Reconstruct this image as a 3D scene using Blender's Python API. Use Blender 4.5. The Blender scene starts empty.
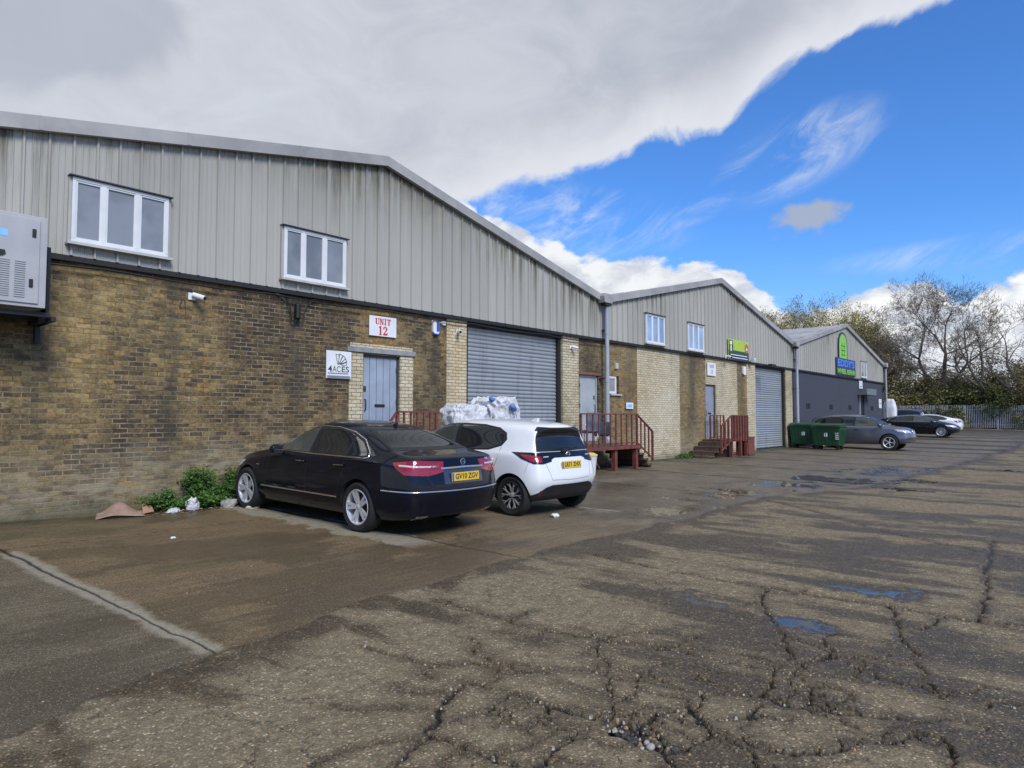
import bpy, bmesh, math, random
import numpy as np
from mathutils import Vector, Matrix
from mathutils.bvhtree import BVHTree
S = bpy.context.scene
COL = S.collection
PI = math.pi
WY = 11.46           # the facade plane
R = math.radians

# ------------------------------------------------------------------ helpers
def link(o):
    COL.objects.link(o); return o
def tag(o, label=None, cat=None, group=None, kind=None):
    if label: o['label'] = label
    if cat: o['category'] = cat
    if group: o['group'] = group
    if kind: o['kind'] = kind
    return o
def thing(name, label, cat, loc=(0, 0, 0), rz=0, group=None):
    o = bpy.data.objects.new(name, None); link(o)
    o.empty_display_size = .2
    o.location = loc; o.rotation_euler = (0, 0, rz)
    return tag(o, label, cat, group)

class MB:
    def __init__(s): s.v = []; s.f = []; s.m = []
    def add(s, verts, faces, mi=0):
        b = len(s.v); s.v += [tuple(v) for v in verts]
        for f in faces: s.f.append(tuple(i + b for i in f)); s.m.append(mi)
        return s
    def box(s, x0, y0, z0, x1, y1, z1, mi=0):
        v = [(x0,y0,z0),(x1,y0,z0),(x1,y1,z0),(x0,y1,z0),(x0,y0,z1),(x1,y0,z1),(x1,y1,z1),(x0,y1,z1)]
        return s.add(v, [(0,3,2,1),(4,5,6,7),(0,1,5,4),(1,2,6,5),(2,3,7,6),(3,0,4,7)], mi)
    def bar(s, a, b, w, h=None, mi=0, up=(0,0,1)):
        a = Vector(a); b = Vector(b); d = (b-a).normalized(); u = Vector(up)
        if abs(d.dot(u)) > .98: u = Vector((1,0,0))
        sx = d.cross(u).normalized(); sz = sx.cross(d).normalized(); h = h or w
        v = []
        for p in (a, b):
            for i, j in ((-1,-1),(1,-1),(1,1),(-1,1)): v.append(p + sx*(i*w/2) + sz*(j*h/2))
        return s.add(v, [(0,3,2,1),(4,5,6,7),(0,1,5,4),(1,2,6,5),(2,3,7,6),(3,0,4,7)], mi)
    def tube(s, pts, r, n=8, mi=0, cap=True):
        pts = [Vector(p) for p in pts]; rs = r if isinstance(r, (list, tuple)) else [r]*len(pts)
        base = len(s.v); prev = None
        for i, p in enumerate(pts):
            d = (pts[min(i+1, len(pts)-1)] - pts[max(i-1, 0)]).normalized()
            u = prev if prev is not None else (Vector((0,0,1)) if abs(d.z) < .9 else Vector((1,0,0)))
            sx = d.cross(u)
            if sx.length < 1e-4: sx = d.cross(Vector((1,0,0)))
            sx.normalize(); sz = sx.cross(d).normalized(); prev = sz
            for k in range(n):
                a = 2*PI*k/n; s.v.append(tuple(p + sx*(math.cos(a)*rs[i]) + sz*(math.sin(a)*rs[i])))
        for i in range(len(pts)-1):
            for k in range(n):
                a = base+i*n+k; b = base+i*n+(k+1) % n
                s.f.append((a, b, b+n, a+n)); s.m.append(mi)
        if cap:
            s.f.append(tuple(base+k for k in range(n))[::-1]); s.m.append(mi)
            e = base+(len(pts)-1)*n; s.f.append(tuple(e+k for k in range(n))); s.m.append(mi)
        return s
    def lathe(s, prof, axis='y', c=(0,0,0), n=32, mi=0, close=False):
        b = len(s.v); c = Vector(c)
        for (r, h) in prof:
            for k in range(n):
                a = 2*PI*k/n
                if axis == 'y': p = Vector((r*math.cos(a), h, r*math.sin(a)))
                elif axis == 'x': p = Vector((h, r*math.cos(a), r*math.sin(a)))
                else: p = Vector((r*math.cos(a), r*math.sin(a), h))
                s.v.append(tuple(c+p))
        m = len(prof)
        for i in range(m if close else m-1):
            j = (i+1) % m
            for k in range(n):
                s.f.append((b+i*n+k, b+i*n+(k+1) % n, b+j*n+(k+1) % n, b+j*n+k)); s.m.append(mi)
        return s
    def prism(s, poly, y0, y1, mi=0, plane='xz'):
        n = len(poly); v = []
        for y in (y0, y1):
            for (a, c) in poly: v.append((a, y, c) if plane == 'xz' else ((a, c, y) if plane == 'xy' else (y, a, c)))
        f = [tuple(range(n)), tuple(range(2*n-1, n-1, -1))] + [(i, i+n, (i+1) % n+n, (i+1) % n) for i in range(n)]
        return s.add(v, f, mi)
    def mesh(s, name, smooth=False):
        me = bpy.data.meshes.new(name); me.from_pydata(s.v, [], s.f); 
        if any(s.m): me.polygons.foreach_set('material_index', s.m)
        if smooth: me.polygons.foreach_set('use_smooth', [True]*len(me.polygons))
        me.validate(); me.update(); return me
    def obj(s, name, mats, parent=None, smooth=False, bevel=0, fixn=True, autos=None):
        me = s.mesh(name, smooth)
        if fixn:
            bm = bmesh.new(); bm.from_mesh(me); bmesh.ops.recalc_face_normals(bm, faces=bm.faces)
            if autos:
                for e in bm.edges: 
                    if len(e.link_faces) == 2 and e.calc_face_angle(0) > autos: e.smooth = False
            bm.to_mesh(me); bm.free()
        for m in (mats if isinstance(mats, (list, tuple)) else [mats]): me.materials.append(m)
        o = link(bpy.data.objects.new(name, me))
        if parent: o.parent = parent
        if bevel:
            md = o.modifiers.new('bevel', 'BEVEL'); md.width = bevel; md.segments = 2; md.limit_method = 'ANGLE'
        return o

_fonts = {}
def text(name, body, size, mat, parent, loc, rot=(PI/2, 0, 0), depth=.002, width=None, offset=0, align='CENTER', label=None, shear=0):
    cu = bpy.data.curves.new(name, 'FONT'); cu.body = body; cu.size = size; cu.align_x = align; cu.align_y = 'CENTER'
    cu.extrude = depth; cu.offset = offset; cu.shear = shear; cu.resolution_u = 4
    t = bpy.data.objects.new(name, cu); link(t); bpy.context.view_layer.update()
    me = bpy.data.meshes.new_from_object(t.evaluated_get(bpy.context.evaluated_depsgraph_get()))
    bpy.data.objects.remove(t); bpy.data.curves.remove(cu)
    if width:
        xs = [v.co.x for v in me.vertices]; w = max(xs)-min(xs); k = width/w
        for v in me.vertices: v.co.x *= k
    me.materials.clear(); me.materials.append(mat)
    o = link(bpy.data.objects.new(name, me)); o.location = loc; o.rotation_euler = rot
    if parent: o.parent = parent
    if label: o['label'] = label
    return o

# ------------------------------------------------------------------ materials
class NT:
    """small node builder"""
    def __init__(s, name=None, world=None):
        if world: s.nt = world.node_tree
        else:
            s.mat = bpy.data.materials.new(name); s.mat.use_nodes = True; s.nt = s.mat.node_tree
        s.nt.nodes.clear()
    def n(s, t, **kw):
        nd = s.nt.nodes.new(t)
        for k, v in kw.items():
            if k.startswith('i_'):
                key = k[2:]; key = int(key) if key.isdigit() else key.replace('_', ' ')
                s.set(nd, key, v)
            else: setattr(nd, k, v)
        return nd
    def set(s, nd, key, v):
        if isinstance(v, bpy.types.NodeSocket): s.nt.links.new(v, nd.inputs[key])
        elif v is not None:
            try: nd.inputs[key].default_value = v
            except Exception:
                nd.inputs[key].default_value = tuple(v)+(1,) if len(v) == 3 else v
    def m(s, op, a, b=None, c=None, clamp=False):
        nd = s.n('ShaderNodeMath', operation=op, use_clamp=clamp)
        s.set(nd, 0, a); s.set(nd, 1, b); s.set(nd, 2, c); return nd.outputs[0]
    def mix(s, fac, a, b, blend='MIX'):
        nd = s.n('ShaderNodeMix', data_type='RGBA', blend_type=blend)
        s.set(nd, 0, fac); s.set(nd, 6, c4(a)); s.set(nd, 7, c4(b)); return nd.outputs[2]
    def fmix(s, fac, a, b):
        nd = s.n('ShaderNodeMix', data_type='FLOAT'); s.set(nd, 0, fac); s.set(nd, 2, a); s.set(nd, 3, b); return nd.outputs[0]
    def ss(s, x, lo, hi, a=0., b=1.):
        nd = s.n('ShaderNodeMapRange', interpolation_type='SMOOTHSTEP'); s.set(nd, 0, x); s.set(nd, 1, lo); s.set(nd, 2, hi); s.set(nd, 3, a); s.set(nd, 4, b)
        return nd.outputs[0]
    def noise(s, vec, scale, detail=4, rough=.55, dist=0, col=False):
        nd = s.n('ShaderNodeTexNoise'); s.set(nd, 'Vector', vec); s.set(nd, 'Scale', scale); s.set(nd, 'Detail', detail); s.set(nd, 'Roughness', rough); s.set(nd, 'Distortion', dist)
        return nd.outputs['Color' if col else 'Fac']
    def ramp(s, x, stops, interp='LINEAR'):
        nd = s.n('ShaderNodeValToRGB'); cr = nd.color_ramp; cr.interpolation = interp
        while len(cr.elements) < len(stops): cr.elements.new(.5)
        for e, (p, c) in zip(cr.elements, stops): e.position = p
        for i, (p, c) in enumerate(stops):
            cr.elements[i].position = p; cr.elements[i].color = c4(c) if not isinstance(c, (int, float)) else (c, c, c, 1)
        s.set(nd, 0, x); return nd.outputs[0]
    def xyz(s, x=0., y=0., z=0.):
        nd = s.n('ShaderNodeCombineXYZ'); s.set(nd, 0, x); s.set(nd, 1, y); s.set(nd, 2, z); return nd.outputs[0]
    def sep(s, v):
        nd = s.n('ShaderNodeSeparateXYZ'); s.set(nd, 0, v); return nd.outputs
    def obj(s): return s.n('ShaderNodeTexCoord').outputs['Object']
    def attr(s, name, out='Color'):
        return s.n('ShaderNodeAttribute', attribute_name=name).outputs[out]
    def mapv(s, v, scale=(1,1,1), loc=(0,0,0)):
        nd = s.n('ShaderNodeMapping'); s.set(nd, 'Vector', v); s.set(nd, 'Scale', scale); s.set(nd, 'Location', loc); return nd.outputs[0]
    def bump(s, h, strength=.3, dist=.01, normal=None):
        nd = s.n('ShaderNodeBump'); s.set(nd, 'Height', h); s.set(nd, 'Strength', strength); s.set(nd, 'Distance', dist)
        if normal: s.set(nd, 'Normal', normal)
        return nd.outputs[0]
    def out(s, color, rough=.7, metal=0., normal=None, **kw):
        b = s.n('ShaderNodeBsdfPrincipled'); s.set(b, 'Base Color', c4(color)); s.set(b, 'Roughness', rough); s.set(b, 'Metallic', metal)
        if normal: s.set(b, 'Normal', normal)
        for k, v in kw.items(): s.set(b, k.replace('_', ' '), v)
        o = s.n('ShaderNodeOutputMaterial'); s.nt.links.new(b.outputs[0], o.inputs[0]); return s.mat
def c4(c):
    if isinstance(c, (tuple, list)) and len(c) == 3: return tuple(c)+(1,)
    return c
def plain(name, col, rough=.6, metal=0., var=.12, scale=6., bump=.0, dirt=0., **kw):
    t = NT(name); o = t.obj()
    n = t.noise(o, scale, 5, .6)
    k = t.ss(n, .3, .7, 1-var, 1+var)
    c = t.mix(1., c4(col), t.xyz(k, k, k), 'MULTIPLY')
    if dirt:
        d = t.ss(t.noise(o, scale*.35, 6, .65), .45, .7, 0., dirt); c = t.mix(d, c, (.06, .05, .035, 1))
    rr = t.ss(n, .3, .7, max(rough-.06, .02), min(rough+.08, 1))
    nm = t.bump(t.noise(o, scale*12, 4), bump, .004) if bump else None
    return t.out(c, rr, metal, nm, **kw)

def mat_brick(name, stops, mortar, stain=1.0, pale=False, paint=None):
    t = NT(name); o = t.obj(); x, y, z = t.sep(o)
    wob = t.m('MULTIPLY', t.m('SUBTRACT', t.noise(o, 9, 4, .7), .5), .026)
    wob2 = t.m('MULTIPLY', t.m('SUBTRACT', t.noise(t.mapv(o, (1,1,1), (7,3,1)), 7, 4, .7), .5), .022)
    u = t.m('ADD', t.m('ADD', x, y), wob); w = t.m('ADD', z, wob2)
    bv = t.xyz(u, w, 0.)
    b = t.n('ShaderNodeTexBrick', offset=.5, squash=1.0)
    t.set(b, 'Vector', bv); t.set(b, 'Scale', 1.0); t.set(b, 'Color1', (0,0,0,1)); t.set(b, 'Color2', (1,1,1,1)); t.set(b, 'Mortar', (.5,.5,.5,1))
    t.set(b, 'Mortar Size', .0085 if not pale else .0065); t.set(b, 'Mortar Smooth', .25); t.set(b, 'Brick Width', .213); t.set(b, 'Row Height', .075)
    rnd = t.n('ShaderNodeSeparateColor'); t.set(rnd, 0, b.outputs['Color']); rv = rnd.outputs[0]
    big = t.noise(t.mapv(o, (1, 1, .75), (3,0,9)), .55, 5, .6)
    fine = t.noise(o, 18, 7, .8)
    val = t.m('ADD', t.m('MULTIPLY', rv, .36), t.m('ADD', t.m('MULTIPLY', t.m('SUBTRACT', big, .5), 1.35), t.m('ADD', .27, t.m('MULTIPLY', t.m('SUBTRACT', fine, .5), 1.5))))
    col = t.ramp(val, stops)
    if not pale and not paint:
        hue = t.noise(t.mapv(o, (1,1,1.2), (3,8,1)), 3.2, 7, .7); hue2 = t.noise(t.mapv(o, (1,1,1), (13,2,7)), 5.5, 6, .7)
        col = t.mix(t.ss(hue, .54, .70, 0., .5), col, t.mix(1., col, (1.45, 1.02, .50, 1), 'MULTIPLY'))
        col = t.mix(t.ss(hue2, .55, .70, 0., .5), col, (.040, .037, .026, 1))
    mo = t.mix(t.ss(t.noise(o, 5, 5, .7), .35, .65), mortar[0], mortar[1])
    col = t.mix(b.outputs['Fac'], col, mo)
    grain = t.ss(t.noise(o, 70, 5, .7), .25, .75, .68, 1.3); col = t.mix(1., col, t.xyz(grain, grain, grain), 'MULTIPLY')
    if paint:
        col = t.mix(.93, col, paint)
    if stain:
        # vertical run-off stains that start at the cladding and die out downwards
        st = t.noise(t.mapv(o, (1.5, 1, .10), (11,0,2)), 1.1, 5, .62)
        edge = t.ss(z, .2, 3.4, .15, 1.)
        k = t.m('MULTIPLY', t.ss(st, .50, .70, 0., .62*stain), edge)
        col = t.mix(k, col, (.028, .026, .02, 1))
        if not paint and not pale:
            for X0, wd_, aa in ((4.62, .16, .6), (6.9, .2, .5), (2.75, .25, .35), (1.9, .25, .35), (8.0, .12, .3), (10.2, .3, .3), (16.6, .5, .5), (18.9, .3, .5), (23.2, .35, .6), (27.8, .3, .5)):
                g_ = t.m('DIVIDE', t.m('SUBTRACT', t.m('ADD', x, t.m('MULTIPLY', t.m('SUBTRACT', t.noise(o, 1.3, 4), .5), .35)), X0), wd_)
                g_ = t.m('POWER', 2.718, t.m('MULTIPLY', t.m('MULTIPLY', g_, g_), -1.))
                g_ = t.m('MULTIPLY', g_, t.m('MULTIPLY', t.ss(z, .1, 1.6, .1, aa), t.ss(t.noise(t.mapv(o, (3,1,.8)), 3, 5, .7), .3, .6, .35, 1.)))
                col = t.mix(g_, col, (.030, .032, .024, 1))
        oc = t.noise(t.mapv(o, (1.2, 1, .25), (31,0,5)), .8, 5, .6)
        if not paint: col = t.mix(t.ss(oc, .52, .70, 0., .42*stain), col, t.mix(1., col, (1.7, 1.15, .48, 1), 'MULTIPLY'))
        # lime bloom and splash at the foot of the wall
        foot = t.m('ADD', z, t.m('MULTIPLY', t.m('SUBTRACT', t.noise(o, 1.1, 5, .65), .5), 2.2))
        fk = t.m('MULTIPLY', t.ss(foot, 1.45, .35, 0., 1.), t.ss(t.noise(t.mapv(o, (.6,1,1.8)), 6, 5, .7), .36, .66, .15, .8))
        if not pale and not paint: col = t.mix(fk, col, (.30, .26, .175, 1))
        gr = t.m('MULTIPLY', t.ss(t.m('ADD', z, t.m('MULTIPLY', t.noise(o, 2, 5, .7), .5)), .75, .3, 0., .8), .8)
        col = t.mix(gr, col, (.035, .04, .02, 1))
    h = t.m('ADD', t.m('MULTIPLY', b.outputs['Fac'], -1.), t.m('MULTIPLY', fine, .5))
    return t.out(col, t.ss(fine, .3, .7, .75, .95), 0., t.bump(h, .55, .012))

M = {}
M['brick'] = mat_brick('stock_brick', [(0., (.022,.017,.013)), (.25, (.055,.037,.022)), (.42, (.115,.077,.034)), (.6, (.20,.138,.052)), (.8, (.31,.215,.078)), (1., (.40,.30,.135))], ((.09,.07,.04), (.27,.225,.14)))
M['brick2'] = mat_brick('ochre_brick', [(0., (.06,.042,.022)), (.3, (.15,.105,.046)), (.6, (.26,.19,.08)), (1., (.38,.29,.14))], ((.13,.10,.06), (.25,.21,.14)), .75)
M['pale_brick'] = mat_brick('pale_brick', [(0., (.34,.27,.15)), (.3, (.46,.39,.25)), (.65, (.58,.51,.36)), (1., (.68,.62,.48))], ((.10,.08,.05), (.17,.14,.09)), .35, pale=True)
M['grey_brick'] = mat_brick('grey_painted_brick', [(0., (.03,.035,.045)), (1., (.06,.065,.08))], ((.02,.02,.025), (.03,.03,.04)), .25, paint=(.048,.054,.072,1))

def mat_clad():
    t = NT('profiled_steel_cladding'); o = t.obj(); x, y, z = t.sep(o)
    uv = t.n('ShaderNodeUVMap', uv_map='drop').outputs[0]; u, d, _ = t.sep(uv)
    base = t.mix(t.noise(t.mapv(o, (.5,1,.25)), 1.2, 4), (.335,.325,.285,1), (.415,.405,.36,1))
    sheet = t.n('ShaderNodeTexWhiteNoise', noise_dimensions='1D'); t.set(sheet, 'W', t.m('FLOOR', t.m('DIVIDE', x, .93)))
    k = t.ss(sheet.outputs[0], 0., 1., .93, 1.05); base = t.mix(1., base, t.xyz(k, k, k), 'MULTIPLY')
    run = t.noise(t.mapv(o, (5., 1, .22), (2,0,0)), 1.3, 6, .7)
    fade = t.m('POWER', 2.718, t.m('MULTIPLY', d, -1.25))
    k1 = t.m('MULTIPLY', t.ss(run, .42, .66), fade)
    patch = t.ss(t.noise(t.mapv(o, (.35,1,.2), (4,0,1)), 1., 4), .44, .60, .12, 1.)
    k1 = t.m('MULTIPLY', k1, patch)
    gx = t.m('DIVIDE', t.m('SUBTRACT', x, 8.6), 2.6); gx = t.m('POWER', 2.718, t.m('MULTIPLY', t.m('MULTIPLY', gx, gx), -1.))
    k2 = t.m('MULTIPLY', gx, t.m('MULTIPLY', t.m('POWER', 2.718, t.m('MULTIPLY', d, -1.7)), t.ss(run, .25, .55, .15, 1.)))
    col = t.mix(t.m('MULTIPLY', k1, .95, None, True), base, t.mix(t.noise(o, 1.5), (.13,.115,.055,1), (.055,.052,.036,1)))
    col = t.mix(t.m('MULTIPLY', k2, .85, None, True), col, t.mix(t.ss(t.noise(o, 3, 4), .4, .6), (.12,.10,.045,1), (.06,.058,.036,1)))
    run2 = t.ss(t.noise(t.mapv(o, (16., 1, .12)), 1.2, 4, .6), .5, .8, 0., .16)
    col = t.mix(run2, col, (.16,.145,.11,1))
    sp = t.ss(t.noise(o, 7, 5, .8), .70, .78, 0., .5); col = t.mix(sp, col, (.12,.11,.08,1))
    return t.out(col, t.ss(run, .3, .7, .42, .62), 0., t.bump(t.noise(t.mapv(o, (1,1,.3)), 3, 3), .12, .02))
M['clad'] = mat_clad()
M['trim'] = plain('verge_flashing', (.33,.325,.31), .6, .1, .16, 1.3, .05, .18)
M['roof'] = plain('roof_sheet', (.34,.345,.34), .55, .1, .2, .7, 0, .2)
M['drip'] = plain('dark_drip_trim', (.012,.012,.012), .7)
M['upvc'] = plain('white_upvc', (.66,.67,.67), .35, 0, .05, 3, 0, .06)
M['sill'] = plain('weathered_sill', (.45,.45,.43), .6, 0, .1, 4, 0, .2)
def mat_glass(name, col, rough=.03, spec=.6):
    t = NT(name); o = t.obj(); n = t.noise(o, 1.3, 3)
    c = t.mix(t.ss(n, .35, .65), c4(col), tuple(v*1.6 for v in col)+(1,))
    return t.out(c, rough, 0., t.bump(t.noise(o, .9, 2), .05, .05) if name != 'car_glass' else None, Specular_IOR_Level=spec, IOR=1.55)
M['glass'] = mat_glass('window_glass', (.15,.155,.16))
M['skyglass'] = mat_glass('window_glass_sky', (.16,.26,.42))  # sky reflection put into the base colour as blue
M['carglass'] = mat_glass('car_glass', (.010,.012,.014), .02)
M['door'] = plain('blue_grey_door_paint', (.28,.33,.40), .55, 0, .12, 2.5, .05, .12)
M['door2'] = plain('pale_grey_door_paint', (.34,.375,.385), .55, 0, .1, 2., .03, .12)
M['door3'] = plain('lilac_grey_door_paint', (.24,.26,.33), .5, 0, .1, 3., .03, .1)
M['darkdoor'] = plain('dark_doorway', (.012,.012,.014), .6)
M['lintel'] = plain('concrete_lintel', (.26,.27,.28), .8, 0, .15, 5, .2, .3)
M['rlintel'] = plain('rusty_lintel', (.20,.085,.05), .8, 0, .25, 5, .2, .2)
def mat_shutter():
    t = NT('galvanised_shutter'); o = t.obj(); x, y, z = t.sep(o)
    sl = t.n('ShaderNodeTexWhiteNoise', noise_dimensions='1D'); t.set(sl, 'W', t.m('FLOOR', t.m('DIVIDE', z, .1)))
    c = t.mix(t.noise(t.mapv(o, (.5,1,2.)), 2.2, 5), (.31,.335,.355,1), (.42,.445,.465,1))
    k = t.ss(sl.outputs[0], 0., 1., .9, 1.08); c = t.mix(1., c, t.xyz(k, k, k), 'MULTIPLY')
    d = t.ss(t.noise(t.mapv(o, (3,1,.3)), 1.5, 6, .7), .5, .72, 0., .4); c = t.mix(d, c, (.10,.09,.075,1))
    return t.out(c, .42, .35)
M['shutter'] = mat_shutter()
M['black'] = plain('black_plastic', (.012,.012,.013), .55)
M['dgrey'] = plain('dark_grey_metal', (.05,.05,.055), .5, .3)
M['pipe'] = plain('grey_pipe', (.33,.36,.40), .45, .1, .12, 2, 0, .12)
M['cab'] = plain('cabinet_enamel', (.40,.40,.40), .4, .1, .06, 2, 0, .05)
M['white'] = plain('white_enamel', (.72,.72,.72), .4, 0, .05)
M['blue'] = plain('blue_plastic', (.03,.10,.42), .4)
M['skyblue'] = plain('pale_blue_sticker', (.22,.50,.85), .4)
M['signw'] = plain('white_sign_board', (.70,.71,.73), .4, 0, .05, 5, 0, .05)
M['red'] = plain('red_lettering', (.50,.03,.03), .5)
M['redrail'] = plain('red_oxide_paint', (.16,.042,.032), .6, 0, .3, 6, .2, .35)
M['wood'] = plain('wet_dark_timber', (.10,.06,.04), .7, 0, .35, 7, .3, .3)
M['dgreen'] = plain('dark_green_ink', (.02,.07,.035), .5)
M['ink'] = plain('dark_ink', (.03,.035,.05), .5)
M['inkgrey'] = plain('grey_ink', (.20,.21,.23), .5)
M['lime'] = plain('lime_green_vinyl', (.20,.52,.05), .45)
M['lime2'] = plain('yellow_green_vinyl', (.38,.52,.05), .45)
M['orange'] = plain('orange_vinyl', (.45,.10,.03), .45)
M['navy'] = plain('navy_vinyl', (.012,.02,.05), .45)
M['brightblue'] = plain('bright_blue_vinyl', (.02,.09,.60), .4)
M['binG'] = plain('green_bin_plastic', (.014,.065,.024), .45, 0, .15, 3, .05, .1)
M['plate'] = plain('yellow_plate', (.68,.44,.02), .4, 0, .04)
M['tyre'] = plain('tyre_rubber', (.012,.012,.012), .8, 0, .2, 12, .1)
M['alloy'] = plain('silver_alloy', (.68,.68,.70), .32, .55, .06)
M['alloy_dark'] = plain('dark_alloy', (.03,.03,.032), .35, .5, .06)
M['chrome'] = plain('chrome_trim', (.75,.76,.78), .14, 1., .03)
M['under'] = plain('wheel_arch_liner', (.008,.008,.008), .9)
def mat_lens(name, col, k=60):
    t = NT(name); o = t.obj()
    w = t.n('ShaderNodeTexVoronoi'); t.set(w, 'Vector', o); t.set(w, 'Scale', float(k))
    c = t.mix(t.ss(w.outputs['Distance'], .1, .6), c4(tuple(v*1.5 for v in col)), c4(col))
    return t.out(c, .12, 0., None, Coat_Weight=1., Coat_Roughness=.03)
M['redlens'] = mat_lens('red_lamp_lens', (.24,.003,.004))
M['darklens'] = mat_lens('smoked_lamp_lens', (.10,.01,.012))
M['clearlens'] = mat_lens('clear_lamp_lens', (.45,.47,.50))
def paint(name, col, metal=0., flake=0., dirt=.1, rough=.3, spec=.5, coat=1.):
    t = NT(name); o = t.obj(); x, y, z = t.sep(o)
    c = c4(col)
    if flake:
        f = t.noise(o, 900, 2); c = t.mix(t.ss(f, .35, .7), c, tuple(min(1, v*1.5) for v in col)+(1,))
    d = t.m('MULTIPLY', t.ss(t.m('ADD', z, t.m('MULTIPLY', t.noise(o, 5, 5, .7), .35)), .6, .25), dirt*1.5)
    d = t.m('ADD', d, t.ss(t.noise(o, 4, 6, .75), .45, .75, 0., dirt), None, True)
    c = t.mix(d, c, (.14,.125,.10,1))
    r = t.m('ADD', t.m('MULTIPLY', d, .5), rough)
    b = t.out(c, r, metal, None, Specular_IOR_Level=spec, Coat_Weight=t.m('SUBTRACT', coat, t.m('MULTIPLY', d, .9*coat)), Coat_Roughness=.04, Coat_IOR=1.5)
    return b
M['p_black'] = paint('black_blue_car_paint', (.004,.005,.011), .0, .0, .0, .3, .05, .6)
M['p_white'] = paint('white_car_paint', (.72,.73,.74), 0, 0, .05, .35)
M['p_grey'] = paint('metallic_grey_car_paint', (.105,.11,.125), .6, .3, .05, .35)
M['p_black2'] = paint('black_car_paint', (.005,.005,.007), 0, 0, .02, .3, .1)
M['p_blue'] = paint('dark_blue_car_paint', (.015,.028,.09), .2, .2, .05)
M['black_gloss'] = plain('gloss_black_panel', (.008,.008,.009), .12, 0, .05)
M['p_recess'] = paint('plate_recess_paint', (.02,.022,.04), 0, 0, .05, .3)
M['cab2'] = plain('louvre_shadow_grey', (.26,.26,.28), .5, .1)
M['dgreencanopy'] = plain('faded_green_canopy', (.13,.18,.17), .6, 0, .2)
M['redwood'] = plain('red_brown_stained_box', (.16,.045,.03), .6, 0, .25, 5, .1, .3)
M['sackm'] = plain('buff_sack', (.45,.36,.27), .8)
def mat_film(name, col):
    t = NT(name); o = t.obj(); n = t.noise(o, 9, 6, .75, .8); n2 = t.noise(t.mapv(o, (4,4,1)), 14, 4, .7)
    c = t.mix(t.ss(n, .35, .68), c4(tuple(v*.72 for v in col)), c4(col))
    return t.out(c, .35, 0., t.bump(t.m('ADD', n, n2), .9, .03), Specular_IOR_Level=.6)
M['film'] = mat_film('crushed_clear_film', (.80,.81,.84)); M['bluefilm'] = mat_film('blue_film', (.10,.25,.62))
M['chairfab'] = plain('grey_blue_upholstery', (.12,.14,.185), .7, 0, .15, 5, .1); M['chairdark'] = plain('dark_upholstery', (.035,.045,.07), .7)
M['yel'] = plain('yellow_lid', (.60,.50,.14), .5)
M['card'] = plain('wet_cardboard', (.30,.20,.145), .8, 0, .2, 6, .1, .15); M['card2'] = plain('torn_cardboard', (.34,.19,.12), .8)
M['paper'] = plain('old_paper', (.5,.46,.33), .8); M['rag'] = plain('grey_rag', (.28,.27,.25), .9, 0, .25, 9, .3)
M['litterd'] = plain('dead_leaf', (.07,.045,.025), .8); M['stone'] = plain('pale_stone', (.30,.28,.25), .7); M['lump'] = plain('asphalt_lump', (.05,.047,.042), .8, 0, .4, 60, .4)
def leafm(name, col, v=.35, sp=.3):
    t = NT(name); o = t.obj(); n = t.noise(o, .9, 3); n2 = t.noise(o, 14, 2)
    k = t.m('ADD', t.ss(n, .3, .7, 1-v, 1+v), t.ss(n2, .3, .7, -v*.5, v*.5))
    c = t.mix(1., c4(col), t.xyz(k, k, t.m('MULTIPLY', k, .9)), 'MULTIPLY')
    return t.out(c, .6, 0., None, Specular_IOR_Level=sp, Transmission_Weight=0.)
M['leafA'] = leafm('weed_leaf', (.045,.105,.02)); M['leafB'] = leafm('weed_leaf_bright', (.085,.17,.03)); M['leafC'] = leafm('weed_leaf_dark', (.035,.09,.02))
M['stem'] = plain('weed_stem', (.08,.10,.04), .8)
M['galv'] = plain('galvanised_steel', (.36,.37,.37), .5, .3, .15, 1.)
M['bark'] = plain('bark', (.10,.085,.065), .9, 0, .3, 4); M['twig'] = plain('twig_bark', (.13,.105,.085), .9, 0, .3, 2)
M['bud'] = leafm('brown_bud', (.10,.075,.045)); M['bud2'] = leafm('green_bud', (.10,.10,.045)); M['yleaf'] = leafm('yellow_spring_leaf', (.40,.35,.12)); M['yleaf2'] = leafm('olive_spring_leaf', (.30,.26,.09))
M['sh1'] = leafm('ivy_green', (.060,.085,.030)); M['sh2'] = leafm('olive_leaf', (.13,.13,.045)); M['sh3'] = leafm('brown_olive_leaf', (.20,.16,.07)); M['sh4'] = leafm('dry_brown_leaf', (.23,.17,.09))
M['olive'] = plain('olive_ink', (.16,.20,.05), .5)
M['litcarglass'] = mat_glass('car_glass', (.045,.05,.045), .02)  # opaque pane; see-through look and wall reflection put into a lighter base colour
M['gritb'] = plain('ochre_grit', (.30,.19,.09), .8)
M['panelblue'] = plain('deep_blue_vinyl', (.012,.035,.20), .45)
M['brightblue2'] = plain('light_blue_vinyl', (.05,.22,.80), .4)

EXPO = 0.30; SUNE = 2.7; SKYTINT = (.54, 1.0, 1.6, 1)

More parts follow.
